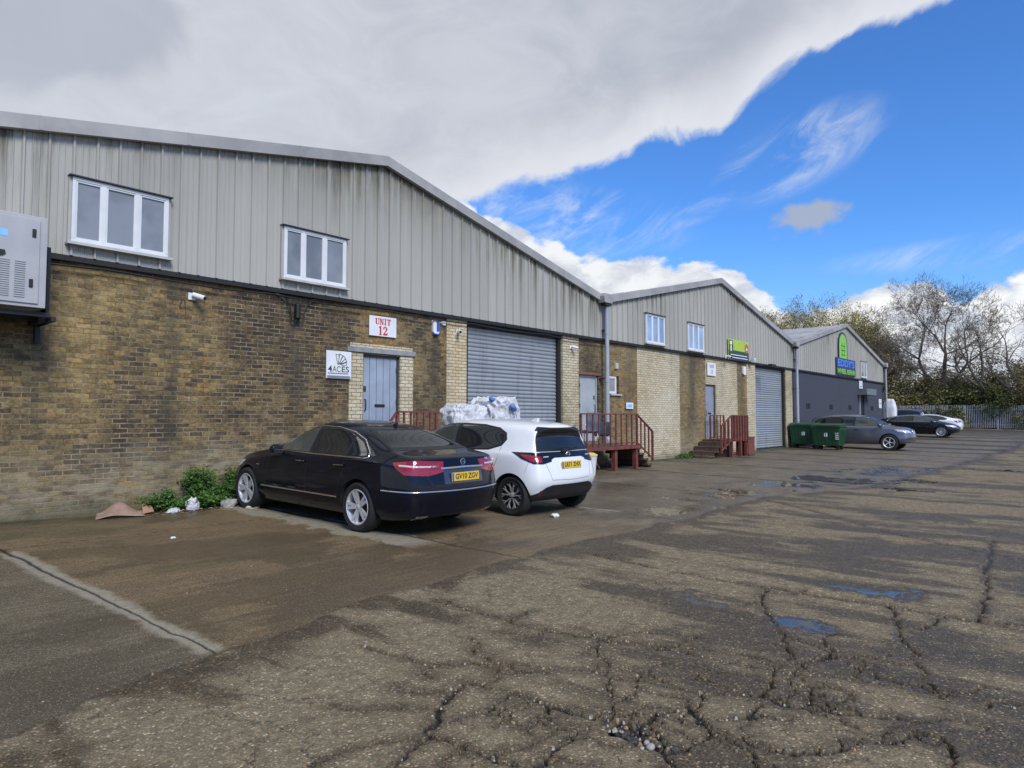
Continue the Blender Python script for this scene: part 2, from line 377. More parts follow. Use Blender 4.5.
CRACKS = [(3,[(3.02, 2.64), (3.0, 2.42), (3.03, 2.22), (3.03, 2.09), (3.05, 2.01)]),(3,[(2.44, 2.01), (2.7, 2.04), (2.89, 2.05), (3.05, 2.01), (3.25, 2.11)]),(4,[(3.06, 1.85), (2.99, 1.75), (2.98, 1.65), (3.16, 1.56), (3.28, 1.54), (3.44, 1.66), (3.5, 1.78), (3.37, 1.86), (3.22, 1.87), (3.06, 1.85)]),(3,[(2.98, 1.65), (2.86, 1.53)]),(3,[(3.44, 1.66), (3.48, 1.57), (3.62, 1.49), (3.79, 1.48)]),(2,[(3.28, 1.54), (3.31, 1.42), (3.25, 1.34), (3.1, 1.26)]),(3,[(3.45, 1.47), (3.36, 1.36), (3.34, 1.3), (3.37, 1.17), (3.49, 1.07), (3.73, 0.91), (4.0, 0.72), (3.96, 0.65), (3.7, 0.57)]),(3,[(3.9, 1.52), (3.88, 1.4), (3.93, 1.28), (3.96, 1.16), (4.02, 1.03), (4.07, 0.94), (4.14, 0.77)]),(2,[(4.32, 1.32), (4.13, 1.32), (3.95, 1.31)]),(2,[(3.38, 2.96), (3.42, 2.7), (3.59, 2.51), (3.64, 2.21), (3.73, 1.93), (3.74, 1.81), (3.8, 1.68), (3.9, 1.52), (4.16, 1.56), (4.49, 1.61), (4.67, 1.48), (4.9, 1.43)]),(2,[(4.02, 3.52), (4.06, 3.11), (4.14, 2.85), (4.35, 2.28), (4.48, 1.98), (4.54, 1.63)]),(2,[(4.11, 2.79), (3.75, 2.47), (3.25, 2.11)]),(3,[(4.67, 1.48), (4.75, 1.43), (5.03, 1.43)]),(3,[(2.01, 2.5), (2.3, 2.58), (2.6, 2.8), (2.92, 2.97)]),(3,[(2.35, 2.6), (2.38, 2.49), (2.37, 2.28), (2.39, 2.09)]),(2,[(2.92, 2.97), (2.96, 2.85), (2.99, 2.62), (3.0, 2.42)]),(2,[(2.86, 2.51), (2.7, 2.6), (2.53, 2.65)]),(1.5,[(2.93, 3.98), (2.97, 3.49), (2.99, 3.33), (3.18, 3.15), (3.38, 2.96)]),(2,[(6.57, 4.52), (6.44, 3.37), (6.41, 2.57), (6.41, 2.03), (6.46, 1.63), (6.46, 1.04), (6.42, 0.5), (6.42, 0.29)]),(1.5,[(6.38, 2.45), (5.89, 2.28), (5.31, 1.96), (4.81, 1.67)]),(2,[(10.8, 1.15), (8.66, 0.97), (7.24, 0.83), (6.44, 0.78)]),(2,[(6.51, 1.42), (5.57, 1.13), (5.07, 0.95), (4.68, 0.8)]),(1.5,[(13.4, 5.19), (11.79, 3.42), (10.43, 2.13), (9.53, 0.72)]),(1.5,[(4.04, 4.49), (4.03, 3.53), (4.13, 2.77), (4.31, 2.1), (4.36, 1.58), (4.55, 1.17), (4.63, 0.76)]),(1.5,[(4.98, 1.34), (4.7, 1.09), (4.67, 0.85), (4.72, 0.54), (4.78, 0.39)]),]

# ------------------------------------------------------------------ camera, sun, sky
TH = R(41.2); PH = math.atan(33/675)
cam = bpy.data.cameras.new('camera'); cam.lens = 675/1024*36; cam.sensor_width = 36; cam.clip_start = .05; cam.clip_end = 8000
co = link(bpy.data.objects.new('camera', cam)); co.location = (0, 0, 1.6); co.rotation_euler = (PI/2+PH, 0, TH-PI/2)
S.camera = co
S.render.engine = 'CYCLES'
S.view_settings.view_transform = 'Standard'; S.view_settings.look = 'None'; S.view_settings.exposure = EXPO; S.view_settings.gamma = 1
S.cycles.max_bounces = 6; S.cycles.transparent_max_bounces = 8; S.cycles.use_denoising = True
SUN_AZ = R(-112); SUN_EL = R(42)       # direction the light comes FROM
sl = bpy.data.lights.new('sun', 'SUN'); sl.energy = SUNE; sl.angle = R(22); sl.color = (1, .95, .87)
so = link(bpy.data.objects.new('sun', sl)); so.location = (-20, -40, 40)
sd = Vector((math.cos(SUN_AZ)*math.cos(SUN_EL), math.sin(SUN_AZ)*math.cos(SUN_EL), math.sin(SUN_EL)))
so.rotation_euler = sd.to_track_quat('Z', 'Y').to_euler()

wd = bpy.data.worlds.new('World'); S.world = wd; wd.use_nodes = True
def build_sky():
    t = NT(world=wd)
    sky = t.n('ShaderNodeTexSky', sky_type='NISHITA'); sky.sun_disc = False; sky.sun_elevation = SUN_EL; sky.sun_rotation = PI/2-SUN_AZ
    sky.air_density = 1.0; sky.dust_density = .4; sky.ozone_density = 2.5
    d = t.n('ShaderNodeTexCoord').outputs['Generated']; x, y, z = t.sep(d)
    az = t.m('MULTIPLY', t.m('ARCTAN2', y, x), 180/PI); el = t.m('MULTIPLY', t.m('ARCSINE', z), 180/PI)
    ae = t.xyz(az, el, 0.)
    def curve(pts, off=0.):
        st = [((a+180)/360, e/90) for a, e in pts]
        return t.m('MULTIPLY', t.ramp(t.m('DIVIDE', t.m('ADD', t.m('ADD', az, off), 180.), 360.), st), 90.)
    hi = t.m('SUBTRACT', t.noise(d, 7., 7, .55, .4), .5); lo = t.m('SUBTRACT', t.noise(d, 2.6, 4, .5, .3), .5)
    blue = t.mix(1., sky.outputs[0], SKYTINT, 'MULTIPLY')
    hz = t.ss(el, -2., 16., .55, 0.); blue = t.mix(hz, blue, (3.4, 5.5, 8.6, 1))
    col = blue
    # thin streaks of high cloud
    wv = t.n('ShaderNodeVectorRotate', rotation_type='Z_AXIS'); t.set(wv, 'Vector', ae); t.set(wv, 'Angle', R(32))
    wx = t.noise(t.mapv(wv.outputs[0], (.11, .30, 1), (3,0,0)), 1., 9, .66, 1.1)
    def blob(a, e, ra, re, rot=0.):
        da = t.m('SUBTRACT', az, a); de = t.m('SUBTRACT', el, e); c, s_ = math.cos(R(rot)), math.sin(R(rot))
        p = t.m('DIVIDE', t.m('ADD', t.m('MULTIPLY', da, c), t.m('MULTIPLY', de, s_)), ra)
        q = t.m('DIVIDE', t.m('SUBTRACT', t.m('MULTIPLY', de, c), t.m('MULTIPLY', da, s_)), re)
        return t.m('SUBTRACT', 1., t.m('SQRT', t.m('ADD', t.m('MULTIPLY', p, p), t.m('MULTIPLY', q, q))))
    reg = t.m('MAXIMUM', t.ss(blob(18.0, 20.0, 8, 3.2, -18), 0., .55, 0., 1.), t.m('MAXIMUM', t.ss(blob(37, 16.5, 13, 3.4, 8), 0., .5, 0., 1.), t.ss(blob(25, 17.2, 6, 1.6, -28), 0., .6, 0., .9)))
    reg = t.m('MAXIMUM', reg, t.ss(blob(3, 11.5, 16, 1.5, 0), 0., .6, 0., .7))
    wm = t.m('MULTIPLY', t.ss(wx, .38, .80), reg)
    col = t.mix(t.m('MULTIPLY', wm, .72), col, (6.6, 6.9, 7.4, 1))
    # cumulus bank low over the horizon
    top = curve([(-180, 8), (-60, 9), (-20, 8.5), (0, 9.6), (4, 10.2), (5.5, 9.7), (7.2, 8.2), (8.6, 9.2), (11, 10.3), (13, 9.9), (15, 8.4), (18, 7.9), (20, 9.6), (24, 12.4), (30, 12.8), (35, 13.6), (40, 15.5), (46, 18.), (60, 20), (90, 16), (180, 8)])
    puff = t.noise(t.mapv(ae, (.30, .42, 1), (5,2,0)), 1., 6, .58, .3)
    f = t.m('SUBTRACT', t.m('ADD', top, t.m('MULTIPLY', t.m('SUBTRACT', puff, .5), 4.2)), el)
    cm = t.ss(f, -.15, .55)
    sh = t.noise(t.mapv(ae, (.26, .5, 1), (5,3.2,0)), 1., 5, .55, .4)
    ccol = t.mix(t.ss(sh, .38, .62), (8.6, 8.7, 8.8, 1), (5.0, 5.4, 6.2, 1))
    leftgrey = t.ss(az, 15., 26.); ccol = t.mix(t.m('MULTIPLY', leftgrey, .35), ccol, (5.1, 5.4, 6.0, 1))
    ccol = t.mix(t.ss(el, 7.5, 3., 0., .75), ccol, (5.6, 6.1, 6.9, 1))
    col = t.mix(cm, col, ccol)
    # one small grey scrap
    g = t.m('ADD', blob(17.2, 15.2, 4.4, 1.9, -8), t.m('MULTIPLY', t.m('SUBTRACT', t.noise(t.mapv(ae, (.4,.6,1)), 1., 5), .5), 1.5))
    col = t.mix(t.ss(g, .25, .75, 0., .9), col, (3.3, 3.75, 4.7, 1))
    # the big grey sheet overhead
    bot = curve([(-180, 48), (-120, 60), (-60, 52), (-25, 42), (0, 31.5), (6, 28.4), (10.6, 27.0), (15, 26.9), (17.6, 26.5), (20.6, 24.7), (26.1, 22.6), (30.3, 20.9), (37, 19.5), (44, 18.4), (48, 17.5), (60, 12), (80, 8), (120, 20), (180, 48)])
    f2 = t.m('ADD', t.m('SUBTRACT', el, bot), t.m('ADD', t.m('MULTIPLY', hi, 7.), t.m('MULTIPLY', lo, 2.)))
    bmk = t.ss(f2, -.25, .75)
    depth = t.ss(f2, .2, 6.)
    big = t.noise(t.mapv(ae, (.032, .075, 1), (1.2,4,0)), 1., 5, .5, .6)
    big2 = t.noise(t.mapv(ae, (.12, .22, 1), (1.2,4,0)), 1., 7, .62, .8)
    g1 = t.mix(t.ss(t.m('ADD', big, t.m('MULTIPLY', t.m('SUBTRACT', big2, .5), .55)), .28, .72), (3.55, 3.8, 4.5, 1), (4.9, 5.15, 5.8, 1))
    # the darker lobe at upper left, with its own ragged edge
    lobe = t.m('ADD', blob(79, 27.2, 15, 7.5, 0), t.m('MULTIPLY', hi, .9))
    g1 = t.mix(t.ss(lobe, .12, .42, 0., .75), t.mix(t.ss(az, 40., 62.), g1, t.mix(t.ss(big2, .3, .7), (4.6, 4.85, 5.45, 1), (5.2, 5.5, 6.1, 1))), (3.55, 3.8, 4.5, 1))
    rim = t.mix(depth, (6.1, 6.3, 6.8, 1), g1)
    col = t.mix(bmk, col, rim)
    bg = t.n('ShaderNodeBackground'); t.set(bg, 0, col); t.set(bg, 1, .1)
    o = t.n('ShaderNodeOutputWorld'); t.nt.links.new(bg.outputs[0], o.inputs[0])
build_sky()

# ------------------------------------------------------------------ ground
def gz(X, Y):
    X = np.asarray(X, float); Y = np.asarray(Y, float)
    z = .15*np.clip((Y-4.6)/6.86, 0, 1)
    k = np.clip((X-38)/14, 0, 1)
    return z + .30*k*k*(3-2*k)
def g0(x, y): return float(gz(x, y))

def hsh(ix, iy, seed):
    h = (ix.astype(np.int64)*374761393 + iy.astype(np.int64)*668265263 + seed*974634777) & 0x7fffffff
    h = ((h ^ (h >> 13))*1274126177) & 0x7fffffff
    return ((h ^ (h >> 16)) & 0xffff)/65535.
def vn(x, y, seed=0):
    ix = np.floor(x); iy = np.floor(y); fx = x-ix; fy = y-iy; fx = fx*fx*(3-2*fx); fy = fy*fy*(3-2*fy)
    a = hsh(ix, iy, seed); b = hsh(ix+1, iy, seed); c = hsh(ix, iy+1, seed); d = hsh(ix+1, iy+1, seed)
    return a+(b-a)*fx+(c-a)*fy+(a-b-c+d)*fx*fy
def fbm(x, y, seed=0, o=5, g=.55):
    s = 0; a = 1; t = 0
    for i in range(o): s = s+a*vn(x, y, seed+i*17); t += a; a *= g; x = x*2.03+13.7; y = y*2.03+7.1
    return s/t
def sst(x, a, b):
    k = np.clip((x-a)/(b-a), 0, 1); return k*k*(3-2*k)
def dpoly(X, Y, pts):
    d = np.full(X.shape, 1e9)
    for (x0, y0), (x1, y1) in zip(pts[:-1], pts[1:]):
        dx, dy = x1-x0, y1-y0; L = dx*dx+dy*dy
        t = np.clip(((X-x0)*dx+(Y-y0)*dy)/L, 0, 1)
        d = np.minimum(d, np.hypot(X-x0-t*dx, Y-y0-t*dy))
    return d

CR = list(CRACKS)
_r = random.Random(12)
for w, pts in CRACKS:
    for (x, y) in pts:
        if math.hypot(x, y) < 8 and _r.random() < .75:
            a = _r.random()*2*PI; q = [(x, y)]
            for i in range(_r.randint(2, 5)):
                a += _r.gauss(0, .6); x += math.cos(a)*_r.uniform(.05, .16); y += math.sin(a)*_r.uniform(.05, .16); q.append((x, y))
            CR.append((_r.uniform(.8, 1.6), q))
def build_ground():
    az = np.concatenate([np.radians(np.arange(-61, 61, .115)), np.radians(np.arange(62, 299, 4.))]) + TH
    inv = np.arange(1/2.85, 1/40., -.00068)
    r = np.concatenate([[.3,.6,.9], np.arange(1.2, 2.85, .03), 1/inv, np.geomspace(41.5, 150, 70), np.geomspace(160, 4000, 24)])
    A, RR = np.meshgrid(az, r); nr, na = A.shape
    X = RR*np.cos(A); Y = RR*np.sin(A); shp = X.shape
    X = X.ravel(); Y = Y.ravel(); rr = RR.ravel(); n = X.size
    Z = gz(X, Y)
    near = rr < 45
    # warped coordinates give the lines their ragged course
    wx = X+(fbm(X*6, Y*6, 3, 6, .7)-.5)*.16; wy = Y+(fbm(X*6, Y*6, 9, 6, .7)-.5)*.16
    crack = np.zeros(n); cw = np.zeros(n)
    cell = np.maximum(rr*.0021, rr*rr*.00062)
    sel = (rr < 16) & near
    for w, pts in CR:
        xs = [p[0] for p in pts]; ys = [p[1] for p in pts]
        s = sel & (X > min(xs)-.4) & (X < max(xs)+.4) & (Y > min(ys)-.4) & (Y < max(ys)+.4)
        idx = np.nonzero(s)[0]
        if not len(idx): continue
        d = dpoly(wx[idx], wy[idx], pts)
        wv = (.0042*w)*(.1+1.7*sst(fbm(X[idx]*4, Y[idx]*4, 21, 4), .2, .8))
        wv = np.maximum(wv, cell[idx]*.5)
        c = np.clip(1.25-d/wv, 0, 1)*np.minimum(1, (.006*w)/(cell[idx]*.5+.001)+.3)
        crack[idx] = np.maximum(crack[idx], c)
        c2 = np.exp(-(d/(.03+.12*vn(X[idx]*2, Y[idx]*2, 33)))**2); cw[idx] = np.maximum(cw[idx], c2)
    # broken-out hole
    hole = [(3.02,2.0),(3.13,1.98),(3.07,1.84),(3.02,1.67),(2.94,1.70),(2.95,1.84),(2.94,1.94)]
    hd = np.zeros(n); idx = np.nonzero(sel & (np.hypot(X-3.03, Y-1.83) < .6))[0]
    inside = np.zeros(len(idx), bool); hx = X[idx]+(vn(X[idx]*25, Y[idx]*25, 5)-.5)*.05; hy = Y[idx]+(vn(X[idx]*25, Y[idx]*25, 6)-.5)*.05
    for i in range(len(hole)):
        (x0, y0), (x1, y1) = hole[i], hole[(i+1) % len(hole)]
        c = ((y0 > hy) != (y1 > hy)) & (hx < (x1-x0)*(hy-y0)/(y1-y0+1e-9)+x0); inside ^= c
    hd[idx[inside]] = 1.
    # apron of brushed concrete along the buildings
    edge = np.interp(X, [-30, .9, 1.4, 2.2, 4.1, 5.6, 9.2, 10.2, 10.3, 13.4, 15.9, 17.3, 20, 30, 60, 75], [3.6, 4.17, 4.33, 4.5, 4.93, 5.02, 5.05, 5.0, 5.0, 5.15, 4.5, 4.2, 4.0, 3.7, 3.3, 3.0])
    edge = edge+(fbm(X*1.1, X*0+3, 31, 5)-.5)*.35
    e = Y-edge
    apron = sst(e+(fbm(X*9, Y*9, 41)-.5)*.08, -.03, .03)
    apron = np.where((X > 78) | (X < -40), 0, apron)
    # slab joints square to the wall
    jx = np.array([2.1+3.72*k for k in range(-8, 20)]); 
    tilt = (Y-6.8)*.041
    k = np.round((X+tilt-2.1)/3.72); jc = 2.1+3.72*k; jd = X+tilt+(fbm(X*3, Y*3, 55)-.5)*.06-jc
    inap = apron*(Y < WY)
    joint = np.exp(-(jd/np.maximum(.014, cell*.6))**2)*inap
    pal = np.where(k == 0, .11, np.where(k == 1, .30, .14)); side = np.where(k == 1, jd+.22, jd)
    strip = sst(-np.abs(side)+pal*(.2+1.5*fbm(X*3.3, Y*3.3, 61, 6, .65)), -.03, .05)*inap
    strip = strip*np.where(k == 0, sst(Y, 4.55, 4.7)*(Y < 9.2), np.where(k == 1, sst(Y, 6.2, 6.6), np.where((k == 2), sst(Y, 5.9, 6.3), .25)))*np.where((k < 0) | (k > 2), .4, 1)
    # long joint parallel to the wall
    lj = np.exp(-((Y-9.35+(fbm(X*2, Y*0, 71)-.5)*.2)/np.maximum(.012, cell*.5))**2)*inap*(X < 6)
    seam = np.exp(-(e/np.maximum(.022, cell*.6))**2)*(.4+.8*fbm(X*2, Y*2, 77))*(X < 60)
    crack = np.maximum(crack, np.maximum(joint*.75, np.maximum(lj*.6, np.clip(seam, 0, 1)*.5)))
    # worn light asphalt against dark wet asphalt; long patches square to the wall
    st = fbm(X*1.5+2, Y*.34+9, 81, 5, .55); st2 = fbm(X*4.2, Y*.8, 91, 5, .6); st3 = fbm(X*1.4, Y*1.4, 95, 5, .6)
    wet = sst(st*.5+st2*.4+st3*.25,   .475, .68)
    # the dark rim beside the apron, then the pale plate at the front left
    rim = sst(-e, .75, .0)*(e < .02)*sst(fbm(X*1.7, Y*1.7, 101), .28, .55)
    wet = np.maximum(wet*.9, rim)
    pl = sst(1-np.hypot((X-2.15)/1.35, (Y-2.9)/1.45)+(st3-.5)*1.3, 0., .35); wet = wet*(1-.9*pl*(e < -.2))
    pl2 = sst(1-np.hypot((X-4.7)/.9, (Y-3.7)/1.2)+(st3-.5)*1.3, 0., .35); wet = wet*(1-.8*pl2*(e < -.1))
    for cx, cy, ax, ay, kk in ((5.35,2.5,.33,1.5,1.), (4.1,1.1,.8,.5,.55), (2.9,1.4,.9,.5,.8), (5.7,1.0,.6,.6,.9), (4.75,.95,.35,.35,1.), (7.0,1.9,.45,.8,.9), (3.0,2.2,.5,.5,.6), (9.5,1.0,.8,2.5,.8), (8.6,3.2,.4,1.2,.8), (12.5,2.2,.7,1.8,.9)):
        wet = np.maximum(wet, kk*sst(1-np.hypot((X-cx)/ax, (Y-cy)/ay)+(st3-.5)*2.0+(st2-.5)*1.4, 0., .7)*(1-apron))
    wet = np.maximum(wet, cw*.65)
    apw = sst(fbm(X*.5, Y*.9, 111, 5)+.22*sst(X, 6, 14), .42, .68)
    wet = wet*(1-apron)+apron*np.maximum(apw*(1-.55*sst(X, 9, 16)), .30)
    wet = np.clip(wet, 0, 1)*(1-strip*.75)*(.72+.5*fbm(X*7, Y*7, 191, 4, .6))
    # standing water
    pud = np.zeros(n)
    nz = (fbm(X*2.2, Y*2.2, 121, 5)-.5)
    for cx, cy, ax, ay, k2 in ((18.3,5.0,.75,1.2,2.2), (19.4,3.6,.5,.8,1.5), (17.0,3.4,.45,.9,1.7), (4.67,1.06,.05,.11,1.), (4.65,.86,.075,.07,1.), (5.64,1.2,.05,.06,1.5), (10.3,5.45,.25,.35,2.6), (25,2.4,.3,.8,2.2)):
        pud = np.maximum(pud, sst(1-np.hypot((X-cx)/ax, (Y-cy)/ay)+nz*k2, .02, .25))
    for cx, cy, ax, ay, kk in ((10.6,5.5,1.6,.55,.42), (13.2,5.9,2.0,.8,.52), (16,5.6,1.6,1.0,.55), (22,4.9,2.5,1.2,.45), (12.5,8.2,1.5,.8,.3), (6.2,5.9,.7,.5,.2), (5.44,1.9,.22,.8,.62), (5.55,2.8,.2,.8,.5), (6.9,1.85,.28,.7,.6)):
        pud = np.maximum(pud, kk*sst(1-np.hypot((X-cx)/ax, (Y-cy)/ay)+nz*3., .02, .7))
    pud = pud*(.55+.9*sst(fbm(X*14, Y*14, 171, 4, .6), .3, .55)*1.)
    pud = np.maximum(pud, sst(1-np.hypot((X-18.1)/.62, (Y-5.0)/1.25)+nz*1.3, .02, .3))
    pud = np.clip(pud, 0, 1)
    wet = np.maximum(wet, sst(pud, 0, .5))
    # moss and silt at the wall foot
    moss = sst(Y, 10.3, 11.2)*(Y < WY+.2)*sst(fbm(X*2, Y*3, 131), .3, .6)*(X < 35)
    moss = np.maximum(moss, sst(fbm(X*.7, Y*1.1, 141), .56, .72)*apron*.55*sst(6-X, 0, 4))
    # relief
    Z = Z-crack*.032*(rr < 20)*np.where(apron > .5, .4, 1)-hd*.045+(fbm(X*1.3, Y*1.3, 151, 4)-.5)*.018*(rr < 60)*(1-pud)-pud*.006
    Z = Z+(st3-.5)*.008*(rr < 20)*(1-pud)
    co_ = np.empty((n+1, 3)); co_[:n, 0] = X; co_[:n, 1] = Y; co_[:n, 2] = Z; co_[n] = (0, 0, g0(0, 0))
    i, j = np.meshgrid(np.arange(nr-1), np.arange(na), indexing='ij'); j2 = (j+1) % na
    q = np.stack([i*na+j, (i+1)*na+j, (i+1)*na+j2, i*na+j2], -1).reshape(-1, 4)
    jj = np.arange(na); tri = np.stack([np.full(na, n), jj, (jj+1) % na], -1)
    me = bpy.data.meshes.new('ground'); me.vertices.add(n+1); me.vertices.foreach_set('co', co_.ravel().astype(np.float32))
    nl = q.size+tri.size; me.loops.add(nl); me.loops.foreach_set('vertex_index', np.concatenate([q.ravel(), tri.ravel()]).astype(np.int32))
    nf = len(q)+len(tri); me.polygons.add(nf)
    me.polygons.foreach_set('loop_start', np.concatenate([np.arange(len(q))*4, len(q)*4+np.arange(len(tri))*3]).astype(np.int32))
    me.polygons.foreach_set('use_smooth', np.ones(nf, bool)); me.update(calc_edges=True); me.validate()
    def put(name, a, b, c):
        at = me.color_attributes.new(name, 'FLOAT_COLOR', 'POINT'); v = np.ones((n+1, 4), np.float32)
        v[:n, 0] = a; v[:n, 1] = b; v[:n, 2] = c; v[n, :3] = 0; at.data.foreach_set('color', v.ravel())
    put('surf', apron, np.clip(np.maximum(crack, hd*.8), 0, 1), wet)
    grass = sst(X, 84, 88)+sst(-X, 60, 80)+sst(rr, 140, 160)
    put('more', np.clip(strip, 0, 1), np.clip(pud, 0, 1), np.clip(np.maximum(moss, grass*2), 0, 2))
    t = NT('yard_surface'); o = t.obj(); x, y, z = t.sep(o)
    s1 = t.n('ShaderNodeSeparateColor'); t.set(s1, 0, t.attr('surf')); s2 = t.n('ShaderNodeSeparateColor'); t.set(s2, 0, t.attr('more'))
    AP, CK, WT = s1.outputs; ST, PD, MS = s2.outputs
    flat = t.xyz(x, y, 0.)
    vo = t.n('ShaderNodeTexVoronoi'); t.set(vo, 'Vector', flat); t.set(vo, 'Scale', 68.); t.set(vo, 'Randomness', 1.)
    vc = t.n('ShaderNodeSeparateColor'); t.set(vc, 0, vo.outputs['Color'])
    vo2 = t.n('ShaderNodeTexVoronoi'); t.set(vo2, 'Vector', flat); t.set(vo2, 'Scale', 150.)
    vc2 = t.n('ShaderNodeSeparateColor'); t.set(vc2, 0, vo2.outputs['Color'])
    mid = t.noise(flat, 11., 6, .7); lrg = t.noise(flat, 1.3, 6, .62); fine = t.noise(flat, 130., 3, .7)
    stone = t.ramp(vc.outputs[0], [(0, (.03,.027,.022)), (.3, (.08,.068,.05)), (.52, (.15,.125,.09)), (.72, (.26,.165,.085)), (.86, (.36,.30,.22)), (1., (.62,.56,.46))])
    small = t.ramp(vc2.outputs[1], [(0, (.03,.026,.02)), (.5, (.095,.078,.054)), (.85, (.17,.14,.095)), (1., (.32,.27,.2))])
    isst = t.m('MULTIPLY', t.ss(vo.outputs['Distance'], .62, .40), t.ss(vc.outputs[1], .35, .5))
    asp = t.mix(isst, small, stone)
    dry = t.mix(.40, asp, t.mix(lrg, (.19,.158,.108,1), (.32,.27,.19,1)))
    dark = t.mix(.28, asp, (.055,.043,.028,1))
    dark = t.mix(1., dark, (.62,.58,.52,1), 'MULTIPLY')
    w2 = t.ss(t.m('ADD', WT, t.m('ADD', t.m('MULTIPLY', t.m('SUBTRACT', mid, .5), 1.3), t.m('MULTIPLY', t.m('SUBTRACT', fine, .5), .7))), .12, .85)
    asp = t.mix(w2, dry, dark)
    asp = t.mix(1., asp, (1.03, 1.0, .91, 1), 'MULTIPLY')
    k = t.ss(mid, .3, .7, .66, 1.26); asp = t.mix(1., asp, t.xyz(k, k, k), 'MULTIPLY')
    # brushed concrete: fine brown grit with faint tamping lines along the wall
    tamp = t.noise(t.mapv(flat, (.8, 16, 1)), 1., 4, .6)
    con = t.mix(.36, small, t.mix(t.ss(lrg, .3, .7), (.15,.086,.026,1), (.27,.165,.055,1)))
    con = t.mix(t.ss(x, 5.5, 10., 0., .85), con, t.mix(.5, small, t.mix(t.ss(lrg, .35, .65), (.14,.115,.08,1), (.25,.21,.155,1))))
    lb = t.ss(t.m('ADD', x, t.m('MULTIPLY', y, .041)), 2.33, 2.28, 0., .8); con = t.mix(lb, con, t.mix(.45, small, t.mix(t.ss(lrg, .3, .7), (.055,.05,.03,1), (.15,.13,.09,1))))
    con = t.mix(t.ss(tamp, .4, .68, 0., .32), con, (.045,.034,.019,1))
    con = t.mix(t.ss(w2, 0., 1., 0., .45), con, (.036,.028,.017,1))
    con = t.mix(t.m('MULTIPLY', ST, t.ss(mid, .25, .5, .5, 1.)), con, t.mix(mid, (.15,.135,.095,1), (.31,.28,.215,1)))
    con = t.mix(t.m('MULTIPLY', t.ss(vc.outputs[2], .86, .9), t.ss(vo.outputs['Distance'], .3, .2)), con, (.26,.22,.16,1))
    k = t.ss(t.noise(flat, 60., 4, .8), .3, .7, .72, 1.28); con = t.mix(1., con, t.xyz(k, k, k), 'MULTIPLY')
    col = t.mix(AP, asp, con)
    col = t.mix(t.m('MULTIPLY', t.m('MINIMUM', MS, 1.), t.ss(mid, .3, .55, .35, .9)), col, (.040,.046,.018,1))
    col = t.mix(t.m('SUBTRACT', MS, 1., None, True), col, t.mix(lrg, (.035,.05,.015,1), (.08,.085,.035,1)))
    # fine crazing of the asphalt
    cz = t.n('ShaderNodeTexVoronoi', feature='DISTANCE_TO_EDGE'); wob = t.noise(flat, 6., 4, .7, 0, True)
    t.set(cz, 'Vector', t.mix(.22, flat, wob)); t.set(cz, 'Scale', 2.3)
    czm = t.m('MULTIPLY', t.ss(cz.outputs[0], .012, .002), t.m('MULTIPLY', t.ss(t.noise(flat, .8, 4), .44, .56), t.m('SUBTRACT', 1., AP)))
    ck = t.m('MAXIMUM', t.ss(CK, .15, .8), t.m('MULTIPLY', czm, .8))
    col = t.mix(t.m('MULTIPLY', ck, .93), col, (.010,.009,.008,1))
    col = t.mix(t.m('MULTIPLY', PD, .8), col, (.024,.021,.016,1))
    rwet = t.fmix(AP, .55, t.ss(x, 6., 14., .46, .34))
    rough = t.fmix(w2, t.fmix(AP, .9, .72), rwet)
    rough = t.fmix(t.ss(t.m('ADD', PD, t.m('MULTIPLY', t.m('SUBTRACT', mid, .5), .5)), .35, .7), rough, .035)
    grit = t.m('ADD', t.m('MULTIPLY', vo.outputs['Distance'], -.8), t.m('MULTIPLY', fine, .6))
    bs = t.fmix(t.ss(PD, .3, .7), t.fmix(AP, .75, .28), .0)
    nb = t.n('ShaderNodeBump'); t.set(nb, 'Height', t.m('ADD', grit, t.m('MULTIPLY', mid, 1.2))); t.set(nb, 'Strength', bs); t.set(nb, 'Distance', .008)
    me.materials.append(t.out(col, rough, 0., nb.outputs[0], Specular_IOR_Level=t.fmix(w2, .25, .36)))
    o = link(bpy.data.objects.new('ground', me)); o['kind'] = 'structure'
build_ground()

# ------------------------------------------------------------------ the terrace of warehouses
EAVE, APEX, CB = 5.20, 7.08, 3.98
def holed_wall(mb, x0, x1, z0, z1, holes, y, back, mats_by_x):
    """front sheet in the plane y with real openings and reveals going back by 'back'"""
    xs = sorted(set([x0, x1]+[h[0] for h in holes]+[h[1] for h in holes]+[c for c in mats_by_x if isinstance(c, float)]))
    xs = [x for x in xs if x0 <= x <= x1]
    zs = sorted(set([z0, z1]+[h[2] for h in holes]+[h[3] for h in holes])); zs = [z for z in zs if z0 <= z <= z1]
    for xa, xb in zip(xs[:-1], xs[1:]):
        for za, zb in zip(zs[:-1], zs[1:]):
            cx, cz = (xa+xb)/2, (za+zb)/2
            if any(h[0] < cx < h[1] and h[2] < cz < h[3] for h in holes): continue
            mb.add([(xa,y,za),(xb,y,za),(xb,y,zb),(xa,y,zb)], [(0,1,2,3)], mats_by_x['f'](cx, cz))
    for (a, b, c, d) in holes:
        mi = mats_by_x['f'](a-.03, (c+d)/2)
        mb.add([(a,y,c),(a,y+back,c),(a,y+back,d),(a,y,d)], [(0,1,2,3)], mi)
        mi = mats_by_x['f'](b+.03, (c+d)/2)
        mb.add([(b,y,c),(b,y+back,c),(b,y+back,d),(b,y,d)], [(0,3,2,1)], mi)
        mb.add([(a,y,d),(b,y,d),(b,y+back,d),(a,y+back,d)], [(0,1,2,3)], mi)
        mb.add([(a,y,c),(b,y,c),(b,y+back,c),(a,y+back,c)], [(0,3,2,1)], mi)

def roofz(x, e0, ap, e1):
    el = EAVE+(.22 if e0 < 1 else 0)
    return el+(APEX-el)*(x-e0)/(ap-e0) if x < ap else EAVE+(APEX-EAVE)*(e1-x)/(e1-ap)

